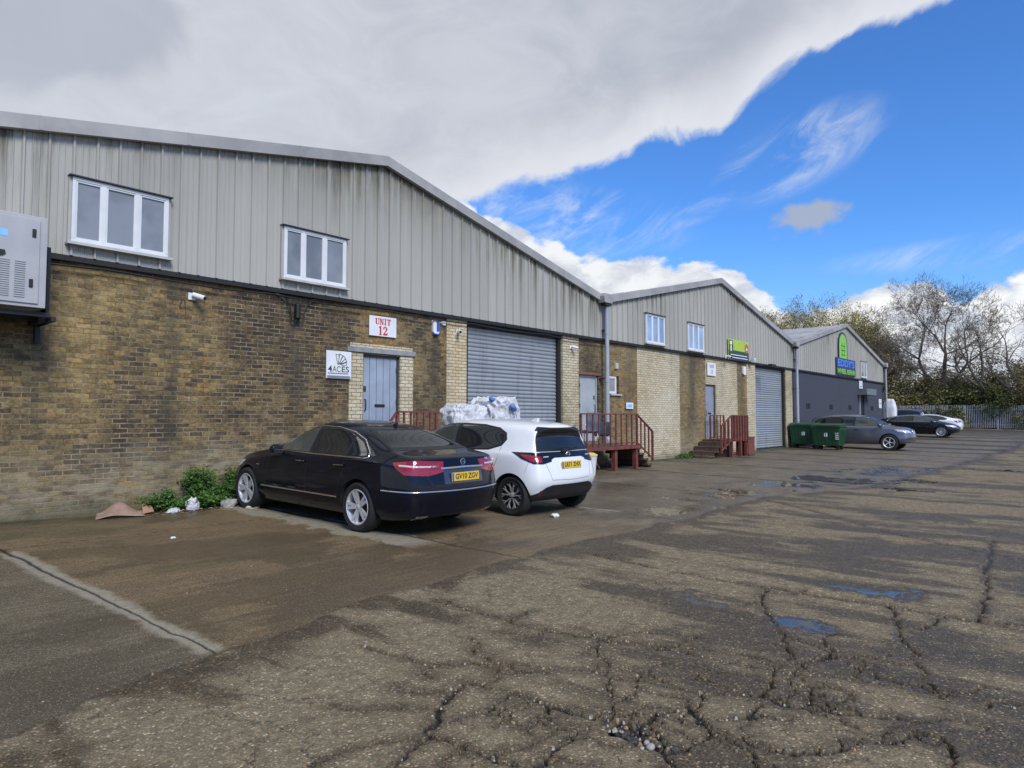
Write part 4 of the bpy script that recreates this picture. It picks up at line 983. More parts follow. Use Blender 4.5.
class Body:
    """cage -> subdivision surface -> wheel arches cut; then panels are projected on to it"""
    def __init__(s, spec):
        s.sp = spec; L, W, H = spec['L'], spec['W'], spec['H']
        st = spec['st']  # x, zb, wmid, zs, ws, zr, wr [, tilt(b,m,s,r)]
        cols = [1., .55, 0., -.55, -1.]
        v = []; rings = []
        for q in st:
            x, zb, wm, zs, ws, zr, wr = q[:7]; tl = q[7] if len(q) > 7 else (0, 0, 0, 0)
            h = max(zr-zs, .01); zm = .56 if zs > .7 else (zb+zs)/2
            side = [(wm-.035, zb+.11, tl[0]*.7+tl[1]*.3), (wm, zm, tl[1]), (ws, zs-.015, tl[2]), (ws+(wr-ws)*.16-.02, zs+.10*h+.012, tl[2]*.85+tl[3]*.15), (wr+.035, zs+.80*h, tl[2]*.2+tl[3]*.8)]
            bot = [(wm-.13, zb, tl[0]), ((wm-.13)*.55, zb, tl[0]), (0, zb, tl[0])]
            top = [(wr-.09, zr-.035*min(1, h/.3), tl[3]), (wr*.5, zr-.006, tl[3]), (0, zr, tl[3])]
            ring = {}
            R_ = []
            def av(y, z, dx):
                f = abs(y)/(W/2); bow = 0
                e = max(0, (abs(x)-(L/2-.75))/.75)
                bow = -math.copysign(1, x)*spec.get('bow_f' if x > 0 else 'bow_r', .16)*f**2.6*e
                v.append((x+dx+bow, y, z)); return len(v)-1
            bl = [av(bot[0][0], bot[0][1], bot[0][2]), av(bot[1][0], bot[1][1], bot[1][2]), av(0, bot[2][1], bot[2][2]), av(-bot[1][0], bot[1][1], bot[1][2]), av(-bot[0][0], bot[0][1], bot[0][2])]
            tl_ = [av(top[0][0], top[0][1], top[0][2]), av(top[1][0], top[1][1], top[1][2]), av(0, top[2][1], top[2][2]), av(-top[1][0], top[1][1], top[1][2]), av(-top[0][0], top[0][1], top[0][2])]
            lf = [av(a, b, c) for a, b, c in side]; rt = [av(-a, b, c) for a, b, c in side]
            rings.append((bl, lf, tl_, rt))
        f = []
        def loop(r):
            bl, lf, t, rt = r
            return bl[::-1]+lf+t+rt[::-1]     # right-bottom .. left-bottom, up the left, across the top, down the right
        lp = [loop(r) for r in rings]; n = len(lp[0])
        for a, b in zip(lp[:-1], lp[1:]):
            for k in range(n): f.append((a[k], a[(k+1) % n], b[(k+1) % n], b[k]))
        crs = {}
        for end, r in ((0, rings[0]), (1, rings[-1])):
            bl, lf, t, rt = r
            rows = [bl]+[None]*5+[t]
            x0 = v[bl[2]]
            q = st[0] if end == 0 else st[-1]
            for i in range(5):
                a, b = lf[i], rt[i]; va, vb = v[a], v[b]; row = [a]
                # undo the bow towards the middle
                for c in cols[1:-1]:
                    fa = abs(va[1])/(W/2); e = 1.
                    sg = -1 if end == 0 else 1
                    k = spec.get('bow_f' if end else 'bow_r', .16)
                    base = va[0]+sg*k*fa**2.6*max(0, (abs(q[0])-(L/2-.75))/.75)
                    y = va[1]*c; x = base-sg*k*(abs(y)/(W/2))**2.6
                    v.append((x, y, va[2])); row.append(len(v)-1)
                row.append(b); rows[i+1] = row
            for i in range(6):
                for j in range(4):
                    q_ = (rows[i][j], rows[i][j+1], rows[i+1][j+1], rows[i+1][j])
                    f.append(q_ if end else q_[::-1])
        me = bpy.data.meshes.new('body'); me.from_pydata(v, [], f); me.update()
        bm = bmesh.new(); bm.from_mesh(me); bmesh.ops.recalc_face_normals(bm, faces=bm.faces)
        cl = bm.edges.layers.float.get('crease_edge') or bm.edges.layers.float.new('crease_edge')
        bm.verts.ensure_lookup_table()
        idx_s = {}
        for r in rings:
            for j, val in ((2, spec.get('cr_s', .55)), (3, .25), (4, .35)):
                idx_s[r[1][j]] = (j, val); idx_s[r[3][j]] = (-j, val)
            idx_s[r[0][0]] = (9, .5); idx_s[r[0][4]] = (-9, .5)
        capv = set()
        for e in bm.edges:
            a, b = e.verts[0].index, e.verts[1].index
            if a in idx_s and b in idx_s and idx_s[a] == idx_s[b]: e[cl] = idx_s[a][1]
        for r, cv in ((rings[0], spec.get('cr_r', .35)), (rings[-1], spec.get('cr_f', .2))):
            lset = set(loop(r))
            for e in bm.edges:
                if e.verts[0].index in lset and e.verts[1].index in lset: e[cl] = max(e[cl], cv)
        for (si, cv) in spec.get('cr_st', []):
            tset = set(rings[si][2])|{rings[si][1][4], rings[si][3][4]}
            for e in bm.edges:
                if e.verts[0].index in tset and e.verts[1].index in tset: e[cl] = max(e[cl], cv)
        bm.to_mesh(me); bm.free()
        o = link(bpy.data.objects.new('body', me)); md = o.modifiers.new('s', 'SUBSURF'); md.levels = 5; md.render_levels = 5
        fine_ = ev_mesh(o, 'body'); md.levels = 3; md.render_levels = 3
        me2 = ev_mesh(o, 'body')
        c = np.empty(len(me2.vertices)*3); me2.vertices.foreach_get('co', c); c = c.reshape(-1, 3)
        lo, hi = c.min(0), c.max(0)
        c[:, 0] = (c[:, 0]-lo[0])/(hi[0]-lo[0])*L-L/2; c[:, 1] *= W/(hi[1]-lo[1])
        zb0 = min(q[1] for q in st); c[:, 2] = zb0+(c[:, 2]-lo[2])/(hi[2]-lo[2])*(H-zb0)
        cf = np.empty(len(fine_.vertices)*3); fine_.vertices.foreach_get('co', cf); cf = cf.reshape(-1, 3)
        cf[:, 0] = (cf[:, 0]-lo[0])/(hi[0]-lo[0])*L-L/2; cf[:, 1] *= W/(hi[1]-lo[1]); cf[:, 2] = zb0+(cf[:, 2]-lo[2])/(hi[2]-lo[2])*(H-zb0)
        fine_.vertices.foreach_set('co', cf.ravel()); fine_.update()
        me2.vertices.foreach_set('co', c.ravel()); me2.polygons.foreach_set('use_smooth', [True]*len(me2.polygons)); me2.update()
        o.modifiers.clear(); o.data = me2; bpy.data.meshes.remove(me)
        bm = bmesh.new(); bm.from_mesh(fine_); s.bvh = BVHTree.FromBMesh(bm); bm.free(); bpy.data.meshes.remove(fine_)
        s.o = o
        # wheel arches
        cut = MB(); ra = spec['arch']
        for ax in spec['axles']:
            for sg in (-1, 1):
                y0, y1 = sg*(W/2-.30), sg*(W/2+.2)
                cut.tube([(ax, y0, spec['rw']), (ax, y1, spec['rw'])], ra, 40)
                cut.box(ax-ra*.985, min(y0, y1), -.2, ax+ra*.985, max(y0, y1), spec['rw']-.02) if False else None
        co_ = cut.obj('cut', [M['under']])
        me2.materials.append(spec['paint']); me2.materials.append(M['under'])
        bo = o.modifiers.new('b', 'BOOLEAN'); bo.operation = 'DIFFERENCE'; bo.object = co_; bo.solver = 'EXACT'; bo.material_mode = 'INDEX'
        me3 = ev_mesh(o, 'body'); o.modifiers.clear(); o.data = me3
        bpy.data.objects.remove(co_)
        cen = np.empty(len(me3.polygons)*3); me3.polygons.foreach_get('center', cen); cen = cen.reshape(-1, 3)
        nrm = np.empty(len(me3.polygons)*3); me3.polygons.foreach_get('normal', nrm); nrm = nrm.reshape(-1, 3)
        mi = np.zeros(len(cen), int)
        for ax in spec['axles']:
            d = np.hypot(cen[:, 0]-ax, cen[:, 2]-spec['rw']); rad = np.abs(((cen[:, 0]-ax)*nrm[:, 0]+(cen[:, 2]-spec['rw'])*nrm[:, 2]))/np.maximum(d, 1e-3)
            mi[(d < ra+.01) & (d > ra*.93) & (rad > .6) & (np.abs(nrm[:, 1]) < .3)] = 1
            mi[(d < ra+.02) & (np.abs(cen[:, 1]) < W/2-.27)] = 1
        mi[cen[:, 2] < zb0+.02] = 1
        me3.materials.clear(); me3.materials.append(spec['paint']); me3.materials.append(M['under'])
        me3.polygons.foreach_set('material_index', mi); me3.polygons.foreach_set('use_smooth', mi == 0); me3.update()
        try:
            bm = bmesh.new(); bm.from_mesh(me3)
            for e in bm.edges:
                if len(e.link_faces) == 2 and (e.link_faces[0].material_index != e.link_faces[1].material_index or e.calc_face_angle(0) > R(50)): e.smooth = False
            bm.to_mesh(me3); bm.free()
        except Exception: pass
        me3.name = 'body'; o.name = 'body'
    def proj(s, p, d):
        """push the hint point p on to the body along -d (d points outwards)"""
        p = Vector(p); d = Vector(d).normalized(); p = p-d*p.dot(d)
        loc, nr, i, dist = s.bvh.ray_cast(p+d*5, -d)
        if loc is None:
            loc, nr, i, dist = s.bvh.find_nearest(p+d*1.0)
        if nr.dot(d) < 0: nr = -nr
        return loc, nr
    def patch(s, name, pts, d, mat, parent, off=.005, grid=.05, skirt=.012, smooth=True):
        d = Vector(d).normalized(); up = Vector((0,0,1)) if abs(d.z) < .9 else Vector((1,0,0))
        t = up.cross(d).normalized(); u = d.cross(t).normalized()
        P = [(Vector(p).dot(t), Vector(p).dot(u)) for p in pts]
        bm = bmesh.new(); vs = [bm.verts.new((a, b, 0)) for a, b in P]; bm.faces.new(vs)
        for ax in (0, 1):
            lo = min(p[ax] for p in P); hi = max(p[ax] for p in P); k = math.ceil((hi-lo)/grid)
            for i in range(1, k):
                c = lo+(hi-lo)*i/k; co = (c, 0, 0) if ax == 0 else (0, c, 0); no = (1, 0, 0) if ax == 0 else (0, 1, 0)
                bmesh.ops.bisect_plane(bm, geom=bm.verts[:]+bm.edges[:]+bm.faces[:], plane_co=co, plane_no=no, dist=1e-5)
        bmesh.ops.triangulate(bm, faces=bm.faces[:])
        nr_ = {}
        for w in bm.verts:
            h = t*w.co.x+u*w.co.y; loc, nr = s.proj(h, d); w.co = loc+nr*off; nr_[w] = nr
        if skirt:
            be = [e for e in bm.edges if e.is_boundary]
            r = bmesh.ops.extrude_edge_only(bm, edges=be)
            bv = {}
            for w in list(nr_): pass
            for w in [g for g in r['geom'] if isinstance(g, bmesh.types.BMVert)]:
                loc, nr = s.proj(w.co, d); w.co = w.co-nr*(off+skirt)
                for e in w.link_edges: e.smooth = False if False else e.smooth
        bmesh.ops.recalc_face_normals(bm, faces=bm.faces)
        me = bpy.data.meshes.new(name); bm.to_mesh(me); bm.free()
        if smooth:
            me.polygons.foreach_set('use_smooth', [True]*len(me.polygons))
            bm = bmesh.new(); bm.from_mesh(me)
            for e in bm.edges:
                if len(e.link_faces) == 2 and e.calc_face_angle(0) > R(40): e.smooth = False
            bm.to_mesh(me); bm.free()
        try:
            vn_ = []
            for q in me.vertices:
                lc, nr, _i, _d = s.bvh.find_nearest(q.co); vn_.append(tuple(nr))
            me.normals_split_custom_set_from_vertices(vn_)
        except Exception as ex: print('normals', ex)
        me.materials.append(mat); o = link(bpy.data.objects.new(name, me))
        if parent: o.parent = parent
        return o
    def ribbon(s, name, pts, d, w, mat, parent, off=.006, closed=False, n=10, raise_=.006):
        """a strip of width w following pts on the body"""
        d = Vector(d).normalized(); P = [Vector(p) for p in pts]
        if closed: P.append(P[0])
        Q = []
        for a, b in zip(P[:-1], P[1:]):
            k = max(2, int((b-a).length/.06))
            for i in range(k): Q.append(a+(b-a)*i/k)
        if not closed: Q.append(P[-1])
        L = []
        for p in Q: L.append(s.proj(p, d))
        v = []; f = []; m = len(L)
        for i, (c, nr) in enumerate(L):
            a = L[(i-1) % m if closed else max(i-1, 0)][0]; b = L[(i+1) % m if closed else min(i+1, m-1)][0]
            tg = (b-a).normalized(); sd = tg.cross(nr).normalized()*w/2
            v += [c+sd-nr*.004, c+sd*.7+nr*(off+raise_), c-sd*.7+nr*(off+raise_), c-sd-nr*.004]
        for i in range(m if closed else m-1):
            j = (i+1) % m
            for k in range(3): f.append((i*4+k, j*4+k, j*4+k+1, i*4+k+1))
        mb = MB(); mb.add(v, f)
        return mb.obj(name, mat, parent, smooth=True)

def wheel(root, x, y, r, rim_r, side, mat, nsp, style='twin', width=.22, dark=None, name='wheel'):
    """side = +1 for the left of the car"""
    t = MB(); w = width; s_ = side
    prof = [(rim_r+.004, -w/2+.01), (r-.035, -w/2), (r-.008, -w/2+.025), (r, -w/2+.05), (r, w/2-.05), (r-.008, w/2-.025), (r-.035, w/2), (rim_r+.004, w/2-.01)]
    prof2 = [(rim_r-.02, -w/2+.02)]+prof+[(rim_r-.02, w/2-.02)]
    t.lathe(prof2, 'y', (0,0,0), 44)
    o = t.obj(name, M['tyre'], root, smooth=True, autos=R(35)); o.location = (x, y, r-.004)
    g = MB(); g.lathe([(rim_r+.006, s_*(w/2-.012)), (rim_r-.006, s_*(w/2-.006)), (rim_r-.022, s_*(w/2-.018)), (rim_r-.03, s_*(w/2-.05)), (rim_r-.035, -s_*(w/2-.03))], 'y', (0,0,0), 44)
    yo = s_*(w/2-.03)
    if style == 'twin':
        for k in range(nsp):
            a = 2*PI*k/nsp
            for da in (-.17, .17):
                d0 = Vector((math.cos(a+da*1.0), 0, math.sin(a+da*1.0))); d1 = Vector((math.cos(a+da*.95), 0, math.sin(a+da*.95)))
                p0 = d0*.045+Vector((0, yo-s_*.012, 0)); p1 = d1*(rim_r-.012)+Vector((0, yo+s_*.005, 0))
                g.bar(p0, p1, .040, .028, up=(0, 1, 0))
    elif style == 'thin':
        g.obj('rim', M['alloy_dark'], o, smooth=True, autos=R(35)); g = MB()
        for k in range(nsp):
            a = 2*PI*k/nsp+.3
            for da in (-.24, .24):
                p0 = Vector((math.cos(a+da*.6), 0, math.sin(a+da*.6)))*.05+Vector((0, yo-s_*.010, 0)); p1 = Vector((math.cos(a+da), 0, math.sin(a+da)))*(rim_r-.010)+Vector((0, yo+s_*.004, 0)); g.bar(p0, p1, .016, .02, up=(0, 1, 0))
                p2 = Vector((math.cos(a+da*2.1), 0, math.sin(a+da*2.1)))*(rim_r-.012)+Vector((0, yo+s_*.003, 0)); g.bar(p0+(p1-p0)*.55, p2, .012, .016, up=(0, 1, 0))
    else:
        for k in range(nsp):
            a = 2*PI*k/nsp
            d0 = Vector((math.cos(a), 0, math.sin(a))); 
            p0 = d0*.04+Vector((0, yo-s_*.012, 0)); pm = d0*(rim_r*.55)+Vector((0, yo, 0))
            for da in (-.2, .2):
                p1 = Vector((math.cos(a+da), 0, math.sin(a+da)))*(rim_r-.012)+Vector((0, yo+s_*.004, 0)); g.bar(pm, p1, .022, .022, up=(0, 1, 0))
            g.bar(p0, pm+d0*.012, .034, .026, up=(0, 1, 0))
    g.lathe([(0, yo+s_*.008), (.03, yo+s_*.006), (.052, yo-s_*.004), (.06, yo-s_*.03)], 'y', (0,0,0), 20)
    rm = g.obj('rim' if style != 'thin' else 'spokes', mat, o, smooth=True, autos=R(35))
    b = MB(); b.lathe([(0, s_*.015), (rim_r*.66, s_*.015), (rim_r*.68, -s_*.01)], 'y', (0,0,0), 32); b.obj('brake_disc', M['dgrey'], o)
    b = MB(); b.lathe([(0, -s_*.03), (rim_r+.01, -s_*.03)], 'y', (0,0,0), 24); b.obj('wheel_back', M['under'], o)
    return o

def plate_on(root, txt, x, z, w=.52, h=.111, tilt=0., front=False, yellow=True):
    """number plate in the car's own space; the rear plate faces -x"""
    o = MB().box(-w/2, -.006, -h/2, w/2, .004, h/2).obj('number_plate', M['plate'] if yellow else M['white'], root, bevel=.002)
    o.location = (x, 0, z); o.rotation_euler = (tilt, 0, -PI/2 if not front else PI/2)
    tx = text('plate_lettering', txt, .098, M['ink'], o, (.018, -.0075, -.001), width=.43, offset=.0015)
    MB().box(-w/2+.004, -.0075, -h/2+.004, -w/2+.036, -.0062, h/2-.004).obj('plate_band', M['blue'], o)
    return o

def mirror_pair(fn):
    for sg in (1, -1): fn(sg)

def door_mirror(B, root, x, y, z, mat, sg):
    m = MB(); n = 10
    pr = [(0, 0), (.04, .01), (.07, .05), (.078, .10), (.07, .15), (.04, .19), (0, .205)]
    m.lathe(pr, 'z', (0, 0, 0), 14)
    v = []
    for (a, b, c) in m.v:   # turn the lathed egg on its side and flatten its back
        yy = c-.02; zz = b*1.0; xx = a*.75
        v.append((x+xx if xx < .02 else x+.02+xx, y+sg*(yy), z+zz*.95+.03))
    m.v = v; o = m.obj('door_mirror', mat, root, smooth=True)
    s_ = MB(); s_.bar((x+.03, y-sg*.06, z-.02), (x+.01, y+sg*.05, z-.005), .05, .035); s_.obj('mirror_arm', M['black'], o)
    MB().box(x-.062, min(y+sg*.01, y+sg*.155), z-.035, x-.056, max(y+sg*.01, y+sg*.155), z+.085).obj('mirror_glass', M['carglass'], o)
    return o

def make_car(kind, name, label, loc, rz, paintm, group='cars parked in the yard'):
    root = thing(name, label, 'car', loc, rz, group)
    if kind == 'sedan': sp = dict(L=4.87, W=1.86, H=1.47, rw=.335, arch=.375, axles=(-1.29, 1.585), bow_r=.27, bow_f=.34, cr_s=.5, cr_r=.25, paint=paintm, st=[
        (-2.40,.30,.80,.86,.76,1.00,.66,(.05,-.04,.03,.09)), (-2.28,.24,.88,.92,.83,1.055,.72,(0,0,0,.0)), (-1.90,.20,.925,.955,.87,1.09,.72), (-1.62,.19,.925,.965,.885,1.16,.66),
        (-1.05,.19,.925,.965,.89,1.40,.61), (-.62,.19,.925,.965,.89,1.465,.60), (-.1,.19,.925,.955,.89,1.485,.60), (.20,.19,.925,.945,.885,1.43,.60), (.52,.19,.925,.935,.88,1.24,.66), (.86,.19,.925,.915,.87,1.04,.74),
        (1.55,.20,.925,.84,.85,.95,.72), (2.05,.22,.89,.76,.80,.86,.66), (2.33,.26,.80,.66,.72,.73,.58), (2.42,.32,.72,.60,.66,.64,.5,(-.05,.02,0,-.03))])
    elif kind == 'hatch': sp = dict(L=3.94, W=1.745, H=1.50, rw=.315, arch=.355, axles=(-1.375, 1.185), bow_r=.13, bow_f=.34, cr_s=.3, cr_r=.3, paint=paintm, cr_st=[(1, .2)], st=[
        (-1.93,.34,.76,.90,.70,1.26,.57,(.08,-.02,.08,.33)), (-1.78,.26,.85,.93,.79,1.42,.57,(0,0,.04,.12)), (-1.50,.20,.872,.96,.835,1.475,.56), (-1.1,.17,.872,.985,.835,1.51,.575),
        (-.6,.17,.868,.97,.83,1.525,.59), (0,.17,.868,.955,.83,1.515,.60), (.40,.17,.868,.945,.83,1.44,.61), (.80,.17,.868,.94,.82,1.24,.65), (1.15,.17,.87,.93,.80,1.05,.68),
        (1.45,.19,.87,.86,.78,.96,.66), (1.75,.22,.82,.74,.72,.84,.58), (1.92,.28,.72,.6,.64,.66,.5,(-.05,.02,0,-.04))])
    elif kind == 'suv': sp = dict(L=4.66, W=1.89, H=1.66, rw=.365, arch=.415, axles=(-1.40, 1.41), bow_r=.22, bow_f=.32, cr_s=.5, paint=paintm, st=[
        (-2.28,.36,.84,1.00,.80,1.34,.62,(.05,-.05,.0,.24)), (-2.08,.28,.92,1.06,.87,1.53,.62,(0,0,0,.06)), (-1.6,.26,.94,1.085,.90,1.63,.64), (-1.0,.26,.94,1.085,.90,1.675,.65),
        (-.4,.26,.94,1.07,.90,1.69,.66), (.1,.26,.94,1.06,.90,1.66,.66), (.55,.26,.94,1.05,.89,1.52,.68), (.95,.26,.94,1.04,.88,1.30,.72), (1.28,.26,.94,1.0,.87,1.13,.74),
        (1.65,.28,.93,1.0,.85,1.10,.72), (2.0,.30,.91,.95,.82,1.05,.68), (2.25,.36,.85,.84,.77,.94,.62), (2.32,.42,.76,.70,.68,.76,.52,(-.05,.02,0,-.03))])
    else: sp = dict(L=4.66, W=1.83, H=1.39, rw=.335, arch=.375, axles=(-1.36, 1.45), bow_r=.22, bow_f=.34, cr_s=.5, paint=paintm, st=[
        (-2.30,.30,.80,.88,.74,.98,.62,(.05,-.04,.03,.09)), (-2.12,.24,.89,.93,.83,1.06,.66), (-1.75,.20,.91,.95,.87,1.14,.62), (-1.25,.18,.91,.95,.88,1.27,.59),
        (-.7,.18,.91,.94,.88,1.37,.58), (-.15,.18,.91,.93,.875,1.40,.58), (.35,.18,.91,.92,.87,1.36,.59), (.8,.18,.91,.905,.865,1.17,.64), (1.15,.18,.91,.88,.86,.98,.72),
        (1.6,.20,.91,.82,.84,.91,.7), (1.98,.22,.88,.74,.79,.82,.64), (2.22,.26,.80,.66,.72,.70,.56), (2.32,.32,.74,.6,.66,.62,.5,(-.05,.02,0,-.03))])
    B = Body(sp); body = B.o; body.parent = root
    W2, rw = sp['W']/2, sp['rw']
    # side windows, as (x, z) outlines
    DLO = dict(
        sedan=([(.78,.99),(.57,1.13),(.36,1.265),(.13,1.35),(-.10,1.383),(-.50,1.375),(-.90,1.315),(-1.18,1.22),(-1.40,1.06),(-1.43,1.0),(-1.36,.985),(-.2,.985)],
               [[(.71,1.0),(.54,1.12),(.33,1.245),(.12,1.325),(-.06,1.353),(-.06,.998)], [(-.14,.998),(-.14,1.357),(-.50,1.347),(-.88,1.288),(-.93,1.27),(-.93,1.0)], [(-.98,1.0),(-.98,1.255),(-1.17,1.185),(-1.34,1.07),(-1.385,1.005)]]),
        hatch=([(1.22,.985),(.92,1.17),(.62,1.315),(.30,1.395),(-.1,1.42),(-.6,1.41),(-.95,1.365),(-1.12,1.29),(-1.17,1.18),(-1.10,1.08),(-.85,1.005),(-.4,.985)],
               [[(1.02,1.0),(.88,1.13),(.58,1.285),(.27,1.365),(.0,1.385),(-.03,1.0)], [(-.13,1.0),(-.10,1.388),(-.6,1.378),(-.93,1.335),(-1.08,1.27),(-1.12,1.18),(-1.06,1.095),(-.83,1.022),(-.4,1.0)]]),
        suv=([(1.22,1.09),(.85,1.33),(.55,1.46),(.2,1.54),(-.5,1.57),(-1.2,1.53),(-1.7,1.43),(-1.9,1.30),(-1.84,1.16),(-1.4,1.115),(0,1.09)],
             [[(1.06,1.105),(.80,1.31),(.50,1.435),(.1,1.515),(0,1.515),(-.02,1.105)], [(-.12,1.105),(-.1,1.525),(-.5,1.54),(-.98,1.52),(-1.0,1.125)], [(-1.08,1.13),(-1.06,1.51),(-1.6,1.42),(-1.84,1.29),(-1.78,1.17)]]),
        coupe=([(1.14,.94),(.85,1.10),(.55,1.22),(.2,1.30),(-.3,1.32),(-.8,1.285),(-1.2,1.20),(-1.45,1.08),(-1.46,1.01),(-1.3,.975),(0,.945)],
               [[(1.02,.955),(.80,1.095),(.50,1.205),(.18,1.278),(.0,1.29),(-.03,.96)], [(-.12,.96),(-.10,1.295),(-.4,1.295),(-.8,1.26),(-1.18,1.18),(-1.40,1.07),(-1.42,1.02),(-1.28,.985)]]))[kind]
    sides = (1, -1)
    for sg in sides:
        d = (0, sg, 0)
        su = B.patch('window_surround', [(x, 0, z) for x, z in DLO[0]], d, M['black'], body, .004, .035)
        for wi, pn in enumerate(DLO[1]): B.patch('side_window', [(x, 0, z) for x, z in pn], d, M['carglass'] if wi else M['litcarglass'], body, .010, .035, .004)
        if kind in ('sedan', 'coupe', 'suv'): B.ribbon('window_trim', [(x, 0, z) for x, z in DLO[0]], d, .020 if kind == 'sedan' else .016, M['chrome'], body, .003, True)
    # screens
    fr, rr_ = dict(sedan=((.70, 1.04, .56, 1.375), (.70, 1.10, .545, 1.36)), hatch=((.68, 1.08, .56, 1.40), (.68, 1.01, .57, 1.34)), suv=((.74, 1.17, .62, 1.56), (.70, 1.12, .58, 1.47)), coupe=((.69, 1.00, .56, 1.31), (.64, 1.10, .50, 1.30)))[kind]
    def screen(nm, q, d, inset=.04):
        wb, zb, wt, zt = q
        p = [(0, -wb, zb), (0, wb, zb), (0, wt+.02, zt-.06), (0, wt-.04, zt), (0, -wt+.04, zt), (0, -wt-.02, zt-.06)]
        B.patch(nm+'_surround', [(a, b, c) for a, b, c in p], d, M['black'], body, .004, .035)
        c = (0, 0, (zb+zt)/2)
        B.patch(nm, [(0, b*(1-inset/wb), c[2]+(z-c[2])*(1-inset*2/(zt-zb)*.7)) for a, b, z in p], d, M['carglass'], body, .009, .035, .004)
    screen('windscreen', fr, (1, 0, 0)); screen('rear_window', rr_, (-1, 0, 0))
    # doors: shut lines and handles
    if kind == 'sedan': dl = [[(.78,.97),(.98,.80),(1.02,.40),(1.0,.27)], [(-.10,.975),(-.08,.6),(-.08,.27)], [(-.98,.985),(-.96,.80),(-.86,.55),(-.80,.30)]]; hz, hx = .865, (.02, -.90)
    elif kind == 'hatch': dl = [[(1.08,.97),(1.1,.7),(1.02,.28)], [(-.08,.98),(-.06,.6),(-.10,.27)], [(-1.10,1.07),(-1.08,.88),(-.98,.62),(-.86,.33)]]; hz, hx = .86, (.08, -.92)
    elif kind == 'suv': dl = [[(1.12,1.07),(1.15,.7),(1.08,.34)], [(-.05,1.08),(-.03,.6),(-.05,.34)], [(-1.05,1.1),(-1.02,.9),(-.9,.5)]]; hz, hx = .97, (.1, -.9)
    else: dl = [[(1.08,.93),(1.12,.6),(1.04,.27)], [(-.1,.94),(-.08,.6),(-.1,.27)], [(-1.05,.96),(-1.0,.8),(-.88,.45)]]; hz, hx = .84, (.05, -.92)
    for sg in sides:
        d = (0, sg, 0)
        for l in dl: B.ribbon('door_gap', [(x, 0, z) for x, z in l], d, .009, M['black'], body, .0004, raise_=.0004)
        B.ribbon('sill_gap', [(dl[0][-1][0], 0, dl[0][-1][1]), (dl[2][-1][0], 0, dl[0][-1][1])], d, .009, M['black'], body, .0004, raise_=.0004)
        for x in hx:
            loc, nr = B.proj((x, 0, hz), d)
            h = MB(); h.tube([loc+Vector((-.09, 0, 0))+nr*.012, loc+Vector((-.06, 0, 0))+nr*.034, loc+Vector((.07, 0, 0))+nr*.034, loc+Vector((.10, 0, 0))+nr*.010], [.012, .015, .015, .012], 8)
            ho = h.obj('door_handle', paintm if kind != 'sedan' else M['p_handle'], body, smooth=True)
            if kind == 'sedan': B.ribbon('handle_trim', [(x-.08, 0, hz+.004), (x+.09, 0, hz+.004)], d, .012, M['chrome'], ho, .05)
        xm = dict(sedan=.62, hatch=1.02, suv=1.05, coupe=1.0)[kind]; zm = dict(sedan=.985, hatch=1.0, suv=1.12, coupe=.95)[kind]
        loc, nr = B.proj((xm, 0, zm-.02), d); door_mirror(B, body, xm, loc.y+sg*.05, zm, paintm, sg)
    # wheels
    yw = W2-.125
    rr2 = dict(sedan=.235, hatch=.222, suv=.245, coupe=.24)[kind]
    for ax in sp['axles']:
        for sg in sides:
            if kind == 'sedan': wheel(root, ax, sg*yw, rw, rr2, sg, M['alloy'], 5, 'twin', .235)
            elif kind == 'hatch': wheel(root, ax, sg*yw, rw, rr2, sg, M['alloy_two'], 5, 'thin', .20)
            elif kind == 'suv': wheel(root, ax, sg*yw, rw, rr2, sg, M['alloy'], 5, 'y', .24)
            else: wheel(root, ax, sg*yw, rw, rr2, sg, M['alloy_two'], 10, 'y', .235)
    # common front lamps and grille
    zf = dict(sedan=.66, hatch=.70, suv=.84, coupe=.64)[kind]; L2 = sp['L']/2
    for sg in sides:
        dd = (1, sg*.75, 0)
        B.patch('headlight', [(L2-.15, sg*.42, zf-.06), (L2-.50, sg*(W2-.04), zf+.02), (L2-.62, sg*(W2-.02), zf+.12), (L2-.25, sg*.50, zf+.07)], dd, M['clearlens'], body, .005, .06)
    B.patch('grille', [(L2, -.36, zf-.10), (L2, .36, zf-.10), (L2, .40, zf+.06), (L2, -.40, zf+.06)], (1, 0, 0), M['black'], body, .004, .08)
    B.patch('front_intake', [(L2, -.62, .28), (L2, .62, .28), (L2, .55, .42), (L2, -.55, .42)], (1, 0, 0), M['black'], body, .004, .08)
    if kind == 'suv':
        for sg in (1, -1):
            g = B.patch('kidney_grille', [(L2, sg*.03, zf-.09), (L2, sg*.33, zf-.09), (L2, sg*.30, zf+.07), (L2, sg*.05, zf+.07)], (1, 0, 0), M['chrome'], body, .007, .08)
    return root, B, body

M['p_handle'] = M['p_black']
M['alloy_two'] = plain('bright_machined_alloy', (.55,.55,.56), .35, .6)

